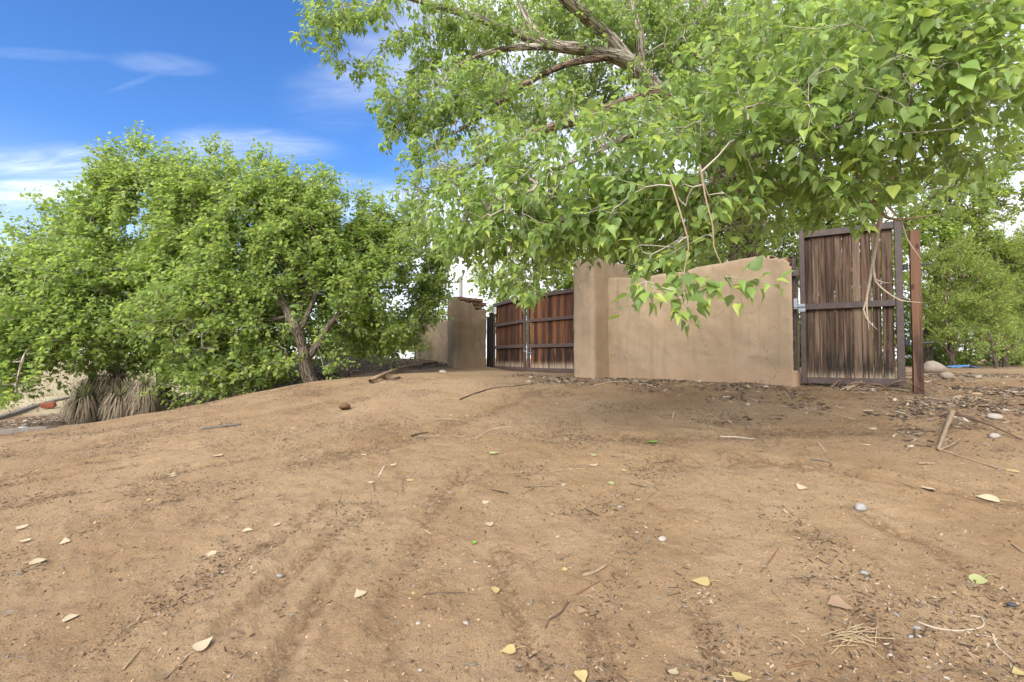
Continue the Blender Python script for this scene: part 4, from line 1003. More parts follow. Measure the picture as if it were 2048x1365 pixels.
lc = [(250, 560, 11.4, 230, 170, 1.0, .30), (262, 390, 10.9, 45, 50, .6), (300, 440, 10.8, 60, 60, .7), (330, 330, 10.9, 30, 35, .4), (375, 400, 10.9, 50, 60, .6), (150, 530, 10.4, 70, 50, .6), (10, 590, 10, 50, 60, .6), (60, 690, 9.6, 90, 70, .6, .8), (20, 770, 9.2, 60, 40, .4, .8), (110, 745, 9.6, 45, 35, .4, .7), (60, 560, 10.2, 85, 75, .9), (30, 660, 9.6, 85, 80, .9), (120, 490, 10.7, 65, 40, .6), (95, 430, 10.6, 25, 16, .3), (150, 432, 10.6, 22, 22, .3), (230, 410, 10.8, 75, 65, .8), (235, 330, 10.8, 30, 35, .4), (283, 310, 10.8, 22, 25, .3), (320, 370, 10.8, 60, 45, .7), (340, 460, 10.5, 100, 95, 1.), (200, 560, 10.2, 105, 75, .9), (150, 665, 9.8, 100, 65, .8), (30, 775, 8.9, 55, 28, .4, .8),
      (250, 660, 10.2, 80, 65, .8), (300, 720, 10.8, 70, 45, .6), (40, 730, 9.2, 45, 40, .4, .7), (120, 740, 9.8, 40, 22, .3, .6), (175, 480, 10.6, 60, 60, .6), (290, 560, 10.5, 90, 80, .9), (280, 400, 10.8, 60, 60, .7), (278, 295, 10.8, 8, 22, .1, 2.5), (232, 300, 10.8, 9, 20, .1, 2.2), (258, 320, 10.8, 9, 18, .1, 2), (310, 330, 10.8, 10, 20, .1, 2), (200, 345, 10.8, 12, 14, .1, 1.6), (180, 375, 10.8, 14, 12, .1, 1.6), (68, 408, 10.6, 14, 10, .1, 1.8), (110, 425, 10.6, 14, 14, .1, 1.8), (150, 420, 10.6, 9, 20, .1, 2), (30, 470, 10.4, 25, 14, .2, 1.5), (260, 480, 10.6, 80, 70, .8), (370, 540, 10.5, 70, 80, .8), (130, 590, 10, 80, 70, .8), (340, 640, 10.6, 80, 60, .7), (200, 720, 10.8, 60, 40, .5), (90, 650, 9.8, 70, 60, .6)]
r3, c3 = make_tree('cottonwood_tree', 'spreading cottonwood over the yucca clump, a bare pale limb slanting through its leaves', tuple(at(330, 800, 11.6)), lt, lc, 92, 83, 'leaf_left', 'bark_left', LEAF2, 17, .34, .096, .35, .36, .0027, gap=-.3)
NLEAF['left_b'] = c3


def back_tree(label, px, d, limbs_px, clumps, seed, mat='leaf_far', name='cottonwood_tree', dens=14, tpl=LEAF2, nleaf=18, slen=.35, size=.12, up=.2, droop=.35, r0=.16, group='trees and shrubs beyond the wall'):
    x = (px - 1024) / F * d; gzz = float(h0(x, d)); b = np.array((x, d, gzz - .15)); lm = []
    for k, pl in enumerate(limbs_px):
        q = [tuple(at(a, bb, c)) + (r,) for a, bb, c, r in pl]
        if k == 0: q = [tuple(b) + (r0,)] + q
        lm.append((q, 'trunk' if k == 0 else 'limb', 'bark_left'))
    r, c = make_tree(name, label, tuple(b), lm, clumps, dens, seed, mat, 'bark_left', tpl, nleaf, slen, size, droop, up, .005, group, 'twig_dark', trunk_sides=8)
    NLEAF[label[:18]] = c; return r


back_tree('leafy tree showing above the double gate', 1080, 21, [[(1080, 620, 21, .12), (1070, 540, 21, .09), (1060, 470, 21, .04)]],
          [(1050, 570, 21, 80, 40, 1.2), (1120, 545, 21, 70, 45, 1.2), (980, 590, 21.5, 40, 35, .8), (1000, 640, 21.5, 45, 40, .8), (1080, 640, 21.5, 60, 50, 1.), (1060, 500, 21, 100, 40, 1.2), (1150, 600, 21, 60, 60, 1.), (960, 560, 22, 30, 30, .8), (1120, 480, 21, 100, 50, 1.)], 101, dens=24)
back_tree('dense green tree behind the tall pillar and wall top', 1320, 17, [[(1320, 600, 17, .13), (1330, 500, 17, .09), (1340, 420, 17, .05)]],
          [(1260, 520, 17, 80, 50, 1.2), (1350, 490, 17, 90, 55, 1.2), (1300, 430, 17, 110, 50, 1.2), (1420, 470, 17, 60, 60, 1.), (1380, 560, 17, 70, 40, 1.), (1280, 590, 17, 60, 50, 1.), (1470, 400, 16, 70, 50, 1.), (1240, 470, 15.5, 90, 60, .9), (1330, 540, 15, 90, 40, .7), (1450, 530, 15.5, 70, 40, .7), (1250, 380, 16, 100, 60, 1.), (1400, 400, 16, 90, 60, 1.)], 113, dens=34)
back_tree('green tree right behind the open plank gate', 1700, 14.5, [[(1690, 600, 14.5, .11), (1700, 500, 14.5, .08), (1690, 420, 14.5, .04)]],
          [(1620, 450, 14.5, 75, 50, 1.), (1700, 420, 14.5, 90, 55, 1.), (1640, 540, 14.5, 60, 70, 1.), (1720, 540, 14.5, 80, 70, 1.), (1790, 470, 14.5, 50, 60, .8), (1680, 660, 14.5, 90, 70, 1.), (1560, 500, 14.5, 50, 50, .8), (1600, 390, 14.5, 80, 50, .9), (1760, 380, 14.5, 90, 50, .9)], 127, dens=36)
back_tree('pale green cottonwood rising at the edge of the sky beyond the wooden post', 1850, 15.5, [[(1860, 650, 15.5, .13), (1880, 520, 15.5, .10), (1900, 400, 15.5, .06), (1930, 330, 15.5, .03)]],
          [(1880, 420, 15.5, 75, 60, 1.), (1950, 375, 15.5, 65, 45, .9), (1990, 330, 15.5, 40, 40, .7), (2030, 290, 15.5, 40, 60, .7), (1860, 520, 15.5, 60, 70, 1.), (1880, 610, 15.5, 60, 60, 1.), (1930, 450, 15.5, 50, 30, .7), (1950, 500, 16, 70, 50, .9), (2000, 400, 16, 60, 40, .8), (1900, 340, 15.5, 70, 50, .8), (1850, 450, 15.5, 40, 50, .7)], 131, dens=30)
# feathery shrubs
back_tree('feathery bright green shrub beside the blue tarp', 1905, 14.2, [[(1900, 690, 14.2, .06), (1890, 620, 14.2, .05), (1900, 550, 14.2, .03)], [(1905, 715, 14.2, .05), (1930, 660, 14.1, .04), (1960, 600, 14.0, .02)], [(1900, 715, 14.2, .05), (1870, 660, 14.2, .03)]],
          [(1890, 620, 14.2, 55, 55, .7), (1940, 590, 14.2, 60, 60, .7), (1900, 540, 14.4, 60, 45, .7), (1970, 640, 14.0, 50, 50, .6), (1880, 680, 14.0, 35, 26, .4, .8)], 139, 'leaf_feather', 'feathery_shrub', 70, LEAFN, 46, .42, .11, .5, .05, .07)
back_tree('tall feathery shrub at the photo edge, paler at its pointed top', 2010, 15.5, [[(2010, 690, 15.5, .07), (2005, 600, 15.5, .05), (2000, 480, 15.5, .02)], [(2020, 700, 15.5, .05), (2060, 620, 15.5, .04), (2070, 540, 15.5, .02)]],
          [(2000, 500, 15.5, 35, 50, .5), (2000, 445, 15.5, 12, 22, .2), (2010, 570, 15.5, 60, 55, .8), (2050, 530, 15.5, 50, 60, .8), (2000, 640, 15.3, 60, 55, .8), (2060, 640, 15.3, 60, 70, .8), (2060, 460, 15.7, 20, 30, .3)], 149, 'leaf_feather', 'feathery_shrub', 70, LEAFN, 46, .42, .11, .5, .1, .08)
back_tree('low dark green bush on the bank behind the feathery shrubs', 1990, 13.2, [[(1990, 720, 13.2, .04), (1985, 690, 13.2, .03), (1975, 660, 13.2, .01)]],
          [(1990, 690, 13.2, 55, 36, .6), (2035, 695, 13.2, 40, 36, .5), (1950, 700, 13.3, 25, 25, .4)], 151, 'leaf_left', 'bush', 60, LEAF2, 16, .22, .05, .5, .1, .04)
back_tree('leafy suckers sprouting round the big trunk behind the wall', 1500, 10.2, [[(1500, 600, 10.2, .03), (1495, 480, 10.2, .02), (1490, 420, 10.2, .008)], [(1510, 640, 10.2, .02), (1560, 520, 10.2, .015), (1570, 450, 10.2, .006)]],
          [(1500, 480, 10.2, 55, 45, .4, 1.2), (1550, 480, 10.2, 45, 45, .4, 1.2), (1440, 500, 10.4, 50, 40, .4, 1.2), (1560, 430, 10.4, 40, 40, .3, 1), (1420, 440, 10.4, 40, 40, .3, 1), (1490, 420, 10.0, 35, 25, .25, .6)], 157, 'leaf_left', 'shrub', 40, LEAF2, 14, .25, .08, .4, .3, .03)
back_tree('low leafy seedlings at the drive edge under the young cottonwood', 450, 9.9, [[(450, 795, 9.9, .012), (452, 770, 9.9, .008), (455, 745, 9.9, .004)]],
          [(430, 790, 9.9, 55, 12, .3), (500, 775, 10.1, 50, 14, .3), (350, 800, 9.8, 35, 14, .3), (560, 765, 10.3, 35, 12, .3)], 163, 'leaf_left', 'seedling_bush', 90, LEAF2, 12, .16, .07, .4, .5, .012, 'plants at the drive edge')
back_tree('small green bush at the left end of the far adobe wall', 830, 15.2, [[(830, 705, 15.2, .02), (832, 680, 15.2, .012), (835, 660, 15.2, .006)]],
          [(830, 690, 15.2, 30, 22, .4), (845, 712, 14.6, 12, 10, .2), (815, 660, 15.4, 30, 25, .4)], 167, 'leaf_left', 'bush', 70, LEAF2, 14, .2, .06, .4, .3, .02)
for k, (px, d, top, hw, lab) in enumerate(((880, 20, 600, 75, 'pale bush behind the far adobe wall'), (690, 18.5, 640, 95, 'bush in the field behind the mulch mound'), (1130, 24, 640, 90, 'shrub seen low behind the double gate planks'), (1570, 16.5, 600, 80, 'dark shrub behind the wall end and steel post'), (1680, 17.5, 610, 90, 'shrub showing through the gaps of the open gate'), (1830, 18, 560, 70, 'rounded shrub directly behind the wooden post'), (1930, 19, 440, 80, 'broad shrub behind the feathery ones'), (2060, 19, 440, 90, 'shrub behind the tall feathery one at the photo edge'))):
    b_ = 738 if px > 1200 else 722
    back_tree(lab, px, d, [[(px, b_ - 30, d, .05), (px + 6, (b_ + top) / 2, d, .04), (px - 4, top + 20, d, .015)]], [(px, (top + b_) / 2, d, hw * .8, (b_ - top) / 2, 1.), (px - hw * .55, b_ - 45, d - .3, hw * .5, 42, .8), (px + hw * .55, b_ - 45, d - .3, hw * .5, 42, .8), (px, b_ - 22, d - .5, hw, 22, .7)], 400 + k, 'leaf_far', 'bush', 34, LEAF2, 18, .3, .10, .3, .25, .07)
# distant tree line beyond the field on the left
for k, (px, d, hw, top, lab) in enumerate(((20, 60, 60, 668, 'far rounded tree low on the horizon at the photo edge'), (240, 66, 90, 655, 'far broad tree on the horizon behind the yuccas'), (470, 70, 80, 660, 'far tree on the horizon seen under the young cottonwood'), (760, 64, 90, 640, 'far tree on the horizon behind the mulch mound'), (1180, 60, 160, 610, 'far wide tree beyond the double gate'), (2100, 60, 140, 610, 'far tree beyond the feathery shrubs'))):
    back_tree(lab, px, d, [[(px, 700, d, .25), (px, (700 + top) / 2, d, .15), (px, top + 12, d, .06)]], [(px, (top + 705) / 2, d, hw, (705 - top) / 2, 2.5), (px - hw * .4, (top + 715) / 2, d, hw * .5, (700 - top) / 2.4, 2), (px + hw * .45, (top + 720) / 2, d, hw * .5, (695 - top) / 2.4, 2)], 200 + k, 'leaf_far', 'far_tree', 1.1, LEAF2, 26, .9, .34, .2, .3, .3, 'trees on the horizon')

# ------------------------------------------------------------------ yuccas


def blade_cloud(org, dirs, lens, width, bend, seed, nseg=3):
    """strap leaves that curve downwards"""
    r = np.random.default_rng(seed); n = len(org); D, U, W = frame_of(dirs); V = np.zeros((n, nseg + 1, 2, 3))
    pos = org.copy(); cur = D.copy()
    for k in range(nseg + 1):
        f = k / nseg; wd = width * (1 - f) ** .6 * .5 + .0008
        V[:, k, 0] = pos - U * wd[:, None]; V[:, k, 1] = pos + U * wd[:, None]
        pos = pos + cur * (lens / nseg)[:, None]; cur = cur + np.array((0, 0, -1.)) * bend[:, None] / nseg + r.normal(size=(n, 3)) * .07; cur /= np.linalg.norm(cur, axis=1, keepdims=True)
    b = np.arange(n)[:, None] * (nseg + 1) * 2; Fq = np.concatenate([b + np.array((2 * k, 2 * k + 1, 2 * k + 3, 2 * k + 2)) for k in range(nseg)], 1).reshape(-1, 4)
    return V.reshape(-1, 3), Fq


def yucca(px, py, d, top_py, wpx, label, seed, green=1.0):
    b = at(px, py, d); H = (py - top_py) * d / F; Wd = wpx * d / F / 2; r = np.random.default_rng(seed)
    b[2] = float(h0(b[0], b[1])); H = max(.3, at(px, top_py, d)[2] - b[2])
    root = empty('yucca', tuple(b), label, 'yucca', 'yuccas with dead leaf skirts at the drive edge')
    me, _, _ = tube_mesh('stem', [(0, 0, -.1), (0.02, 0, H * .5), (0, 0, H * .95)], [.09, .08, .05], M['stick_dark'], 8); link('stem', me, root)
    n = 620; z = H * (.30 + .70 * r.random(n) ** .8); a = r.random(n) * math.tau; rad = np.stack([np.cos(a), np.sin(a), np.zeros(n)], 1)
    el = .55 * (z / H - .35) + r.normal(size=n) * .34 - .35; dirs = rad * 1.0 + np.array((0, 0, 1.)) * el[:, None]
    V, Fq = blade_cloud(rad * .05 + np.array((0, 0, 1.)) * z[:, None], dirs, np.minimum(Wd * (.6 + .9 * r.random(n)) + .08, z * 1.1 + .05), np.full(n, .013), 3.0 + r.random(n) * 2.2, seed)
    V[:, 2] = np.maximum(V[:, 2], .005 + .02 * r.random(len(V))); o = link('dead_leaf_skirt', mesh_np('dead_leaf_skirt', V, Fq, M['dead']), root); o['kind'] = 'stuff'
    n = int(90 * green); a = r.random(n) * math.tau; rad = np.stack([np.cos(a), np.sin(a), np.zeros(n)], 1); el = r.random(n) * 2.0 + .05
    V, Fq = blade_cloud(np.array((0, 0, H * .94)) + rad * .02, rad + np.array((0, 0, 1.)) * el[:, None], .26 + .22 * r.random(n), np.full(n, .014), .3 + .5 * r.random(n), seed + 1)
    link('green_blades', mesh_np('green_blades', V, Fq, M['yucca']), root)


yucca(168, 838, 9.75, 792, 92, 'squat yucca with fanned straw-coloured skirt, nearest the timbers', 11)
yucca(232, 815, 10.3, 745, 90, 'tallest yucca, its green tuft standing above the others', 12, 1.5)
yucca(240, 838, 9.7, 787, 66, 'grey shaggy yucca in front of the tallest one', 13, .35)
yucca(290, 832, 9.8, 765, 76, 'shaggy yucca at the end of the clump next to the green seedlings', 14, .6)
yucca(185, 805, 10.7, 758, 70, 'greyish yucca half hidden behind the squat one', 15, .8)

# ------------------------------------------------------------------ objects lying on the ground
HP = {}


def gp(px, py, lift=0.0):
    p = gpt(px, py); p[2] += lift; return p


def g_normal(p, e=.05):
    hx = float(height(p[0] + e, p[1])[0] - height(p[0] - e, p[1])[0]) / (2 * e); hy = float(height(p[0], p[1] + e)[0] - height(p[0], p[1] - e)[0]) / (2 * e)
    return Vector((-hx, -hy, 1)).normalized()


def ground_leaf_mesh(seed, mat):
    rs = random.Random(seed); out = [(.0, .0), (.2, -.02), (.38, .06), (.45, .22), (.40, .42), (.28, .62), (.14, .82)]
    cu = rs.uniform(.04, .20); cw = rs.uniform(.0, .4); tw = rs.uniform(-.25, .25); bm = bmesh.new()
    z = lambda x, y: .02 + cu * (y - .45) ** 2 * 1.3 + cw * x * x + tw * x * (y - .4) + .015 * math.sin(9 * y + seed)
    mid = [bm.verts.new((0, y, z(0, y))) for y in (0, .15, .32, .5, .7, .88)]; tip = bm.verts.new((rs.uniform(-.05, .05), 1.05, z(0, 1.05)))
    for s in (-1, 1):
        e = [bm.verts.new((s * x * rs.uniform(.88, 1.06), y, z(x, y) + rs.uniform(-.015, .015))) for x, y in out[1:]]
        for f in ((mid[0], e[0], mid[1]), (e[0], e[1], mid[1]), (e[1], e[2], mid[2]), (e[1], mid[2], mid[1]), (e[2], e[3], mid[3]), (e[2], mid[3], mid[2]), (e[3], e[4], mid[4]), (e[3], mid[4], mid[3]), (e[4], e[5], mid[5]), (e[4], mid[5], mid[4]), (e[5], tip, mid[5])): bm.faces.new(f if s > 0 else f[::-1])
    me = bpy.data.meshes.new('fallen_leaf'); bm.to_mesh(me); bm.free(); me.materials.append(M[mat]); me.polygons.foreach_set('use_smooth', np.ones(len(me.polygons), bool)); return me


def stalk_mesh(mat, seed):
    rs = random.Random(seed); L_ = rs.uniform(.45, .9); me, _, _ = tube_mesh('stalk', [(0, .02, .03), (rs.uniform(-.1, .1), -L_ * .5, .06), (rs.uniform(-.3, .3), -L_, .03)], [.022, .018, .014], M[mat], 4, 0, .15); return me


GL = {}
def fallen_leaf(px, py, size_px, rot, mat, label, seed, stalk=True, group='fallen leaves on the dirt'):
    p = gp(px, py, .006); dep = to_px(p)[0, 2]; s = size_px * .82 * dep / F
    key = (mat, seed % 5)
    if key not in GL: GL[key] = (ground_leaf_mesh(seed % 5 * 7 + 1, mat), stalk_mesh(mat, seed % 5))
    o = link('fallen_leaf', GL[key][0]); q = g_normal(p).to_track_quat('Z', 'Y').to_matrix() @ Matrix.Rotation(rot, 3, 'Z')
    o.matrix_world = Matrix.Translation(Vector(p)) @ (q.to_4x4()) @ Matrix.Scale(s, 4); tag(o, label, 'leaf', group)
    if stalk: link('leaf_stalk', GL[key][1], o)


LV = [(50, 1061, 26, 1.6, 'fl_pale', 'pale fallen leaf, upper of two at the edge below the ruts', 1), (58, 1087, 22, 1.4, 'fl_pale', 'small pale leaf just below another one near the photo edge', 1), (129, 1089, 24, .6, 'fl_pale', 'curled pale leaf right of the pair at the photo edge', 1),
      (62, 1131, 32, -1.2, 'fl_pale', 'long cream leaf below the curled one near the photo edge', 1), (415, 1109, 28, -1.0, 'fl_pale', 'cream folded leaf in the middle of the left dirt', 1), (487, 1066, 24, -1.3, 'fl_pale', 'pale ragged leaf above the cream folded one', 1),
      (550, 1058, 20, .2, 'fl_pale', 'greyish pale leaf beside the rut, nearest the middle', 0), (129, 1238, 32, -.9, 'fl_pale', 'cream leaf alone in the lower corner dirt', 0), (390, 1310, 42, -.5, 'fl_pale', 'large pale heart-shaped leaf with stalk near the bottom edge', 1),
      (346, 947, 16, 1.2, 'fl_pale', 'tiny white leaf, upper of a pair on the ruts', 0), (347, 956, 18, 1.4, 'fl_pale', 'tiny white leaf, lower of a pair on the ruts', 0), (443, 915, 22, 1.5, 'fl_pale', 'thin white leaf lying on the driving track', 0), (301, 1000, 14, 1.5, 'fl_yel', 'small yellowish leaf below the deep rut', 0),
      (724, 1195, 34, 1.2, 'fl_pale', 'broad pale leaf left of the bark crumbs at the bottom', 1), (991, 1179, 26, 2.2, 'fl_yel', 'yellowish leaf at the head of the dark crumb streak', 1), (1030, 1295, 36, 1.9, 'fl_yel', 'bright yellow leaf with long stalk near the bottom middle', 1), (1159, 1341, 38, 3.0, 'fl_yel', 'torn yellow-cream leaf at the bottom edge', 1),
      (986, 1054, 22, 1.5, 'fl_pale', 'pinkish pale leaf in the middle of the dirt', 1), (965, 1007, 18, -1.2, 'fl_pale', 'white pointed leaf above the pinkish one', 0), (747, 969, 18, 1.6, 'fl_pale', 'pale leaf, left one of two side by side', 0), (814, 966, 18, -1.3, 'fl_yel', 'tan leaf, right one of two side by side', 0), (790, 933, 18, 1.5, 'fl_pale', 'small pale leaf above the side-by-side pair', 0),
      (1131, 976, 14, 1.0, 'fl_pale', 'small round pale leaf touching the bent twig', 0), (1181, 932, 22, -.7, 'fl_pale', 'cream leaf, lower of two in the middle distance', 0), (1189, 915, 16, .4, 'fl_green', 'greenish pale leaf, upper of two in the middle distance', 0), (979, 909, 24, -1.0, 'fl_green', 'pale green curled leaf on the track to the gate', 0),
      (1130, 1142, 16, .3, 'fl_yel', 'small yellow leaf left of the thick short stick', 0), (1155, 1220, 24, -2.1, 'fl_brown', 'pale brown pointed leaf below the red twig', 0), (953, 1087, 14, 1.0, 'fl_grass', 'small bright green leaf in the middle dirt', 0), (1228, 974, 18, 1.4, 'fl_green', 'yellow-green leaf near the wavy twig', 0), (1251, 942, 14, .5, 'fl_yel', 'small yellow leaf beyond the wavy twig', 0),
      (1313, 883, 26, 1.5, 'fl_grass', 'narrow fresh green leaf in front of the wall', 0), (1418, 1164, 40, 1.9, 'fl_yel', 'spotted yellow leaf with stalk pointing away', 1), (1853, 981, 32, 1.2, 'fl_pale', 'cream leaf with upright stalk, left of the largest pale one', 1), (1996, 1002, 42, 1.4, 'fl_pale', 'largest cream leaf arched on the dirt near the photo edge', 1),
      (1966, 1163, 42, 2.6, 'fl_green', 'pale green triangular leaf near the photo edge', 1), (1690, 1211, 56, 1.1, 'fl_brown', 'big thin brown leaf pressed flat in the dirt', 0), (1609, 982, 26, .4, 'fl_pale', 'whitish rounded leaf left of the grey cobble', 0), (1754, 858, 20, 1.5, 'fl_pale', 'flat pale leaf before the wooden post', 0),
      (2039, 946, 30, 1.3, 'fl_yel', 'yellowish leaf at the photo edge under the long stick', 0), (1467, 1361, 44, 1.5, 'fl_yel', 'cream-yellow leaf cut by the bottom edge, with upright stalk', 1), (1345, 1358, 30, .9, 'fl_pale', 'greyish white leaf cut by the bottom edge', 0), (2044, 1358, 34, 1.0, 'fl_yel', 'yellow leaf in the very corner', 0)]
for k, (px, py, s, ro, mt, lb, stl) in enumerate(LV): fallen_leaf(px, py, s, ro, mt, lb, k, bool(stl))


def stone(px, py, w_px, mat, label, seed, flat=.55, name='stone', long=1.3, sink=.25, group='stones on the dirt', cat='stone', cuts=2):
    p = gp(px, py); s = w_px * to_px(p)[0, 2] / F / 2; rs = random.Random(seed); bm = bmesh.new(); bmesh.ops.create_icosphere(bm, subdivisions=2, radius=1.0)
    ks = [(Vector((rs.uniform(-1, 1), rs.uniform(-1, 1), rs.uniform(-1, 1))).normalized(), rs.uniform(.05, .22)) for _ in range(7)]
    for v in bm.verts:
        n = v.co.normalized(); f = 1 - sum(a * max(0, n.dot(d)) ** 3 for d, a in ks); v.co = Vector((n.x * f, n.y * f, n.z * f))
        for d, a in ks[:cuts]:
            over = v.co.dot(d) - (1 - 1.9 * a)
            if over > 0: v.co -= d * over
        v.co = Vector((v.co.x * s, v.co.y * s / long, v.co.z * s * flat))
    me = bpy.data.meshes.new(name); bm.to_mesh(me); bm.free(); me.materials.append(M[mat]); me.polygons.foreach_set('use_smooth', np.ones(len(me.polygons), bool))
    o = link(name, me, None, (p[0], p[1], p[2] + s * flat * (1 - 2 * sink)), rs.uniform(-.5, .5)); o.rotation_euler = (rs.uniform(-.15, .15), rs.uniform(-.15, .15), rs.uniform(-.6, .6)); tag(o, label, cat, group)


ST = [(1720, 1020, 30, 'st_grey', 'smooth grey cobble among twig crumbs'), (1324, 1080, 22, 'st_white', 'whitish flat stone left of the bark sliver'), (933, 1250, 16, 'st_white', 'cream round pebble near the bottom middle'), (837, 1248, 13, 'st_white', 'white pebble left of the cream round one'),
      (840, 1338, 13, 'st_white', 'white pebble close to the bottom edge'), (950, 1124, 9, 'st_white', 'small white pebble above the crumb streak'), (1116, 1078, 10, 'st_tan', 'small pinkish pebble in the middle dirt'), (560, 1152, 16, 'st_grey', 'flat grey pebble beside the rake line'), (447, 1148, 10, 'st_white', 'small white pebble left of the flat grey one'),
      (1833, 1256, 17, 'st_grey', 'grey pebble just under the curved stick tip'), (1822, 1279, 13, 'st_grey', 'grey pebble, lower left of a pair under the curved stick'), (1838, 1276, 12, 'st_white', 'pale pebble, right of a pair under the curved stick'), (1781, 1316, 13, 'st_white', 'white pebble below the pebble group'), (1729, 1147, 18, 'st_grey', 'half-buried grey pebble above the big brown leaf'),
      (1893, 1359, 14, 'st_white', 'white pebble at the bottom edge'), (2024, 1216, 20, 'st_dark', 'dark blue-grey stone near the photo edge'), (1495, 812, 14, 'st_tan', 'tan stone in front of the wall foot'), (1988, 878, 26, 'st_white', 'white flat stone by the long stick'), (1990, 839, 28, 'st_white', 'white flat stone farther up the bank'),
      (887, 748, 18, 'rock', 'flat stone slab by the crumbling pillar foot'), (1240, 1018, 12, 'st_grey', 'grey stone chip behind the wavy twig'), (1060, 765, 14, 'rock', 'pale stone in front of the double gate')]
for k, (px, py, w, mt, lb) in enumerate(ST): stone(px, py, w, mt, lb, 300 + k, .5 if k else .62)
stone(1868, 748, 46, 'rock', 'large tan rock behind the foot of the wooden post', 411, .75, 'rock', 1.1, .2, None, 'rock', 7)
stone(1892, 757, 26, 'rock', 'smaller pale rock leaning on the large tan one', 412, .7, 'rock', 1.2, .2, None, 'rock', 7)
stone(1957, 757, 16, 'rock', 'small rock on the pale track beyond the post', 413, .6, 'rock', 1.2, .2, None, 'rock', 7)
stone(689, 820, 26, 'clod', 'dark brown clod of earth on the drive', 421, .7, 'earth_clod', 1.2, .1, None, 'clod', 6)
p = gp(97, 818); o = box_obj('red_brick', .30, .18, .13, (p[0], p[1], p[2] + .10), M['redrock'], None, .02, (.1, -.08, .35), .018); tag(o, 'red brick lump beside the grey timber', 'brick')
stone(48, 856, 22, 'paper', 'scrap of white paper in the litter by the timbers', 423, .18, 'paper_scrap', 1.4, .1, None, 'litter')


def stick(pts, r0, r1, mat, label, seed, name='stick', lift=0.0, cat='stick', group='sticks and twigs on the ground', sides=6, side=None):
    P = []
    for k, q in enumerate(pts):
        p = gp(q[0], q[1]); p[2] += (q[2] if len(q) > 2 else 0) + lift + (r0 + (r1 - r0) * k / max(1, len(pts) - 1)) * .7; P.append(p)
    c = P[0].copy(); P = [p - c for p in P]
    if len(P) == 2:
        rs = random.Random(seed); m = (P[0] + P[1]) / 2; ln = np.linalg.norm(P[1]); m = m + np.array((rs.uniform(-.07, .07) * ln, rs.uniform(-.07, .07) * ln, .004)); P = [P[0], m, P[1]]
    me, _, _ = tube_mesh(name, P, np.linspace(r0, r1, len(P)), M[mat], sides, .15, .02, seed); o = link(name, me, None, tuple(c))
    if label: tag(o, label, cat, group)
    for q in (side or []):
        a = P[len(P) // 2]; bq = gp(*q) - c; m2, _, _ = tube_mesh('side_twig', [a, (a + bq) / 2 + np.array((0, 0, .01)), bq], [r1 * .8, r1 * .6, r1 * .35], M[mat], 5, .1, .03); link('side_twig', m2, o)
    return o


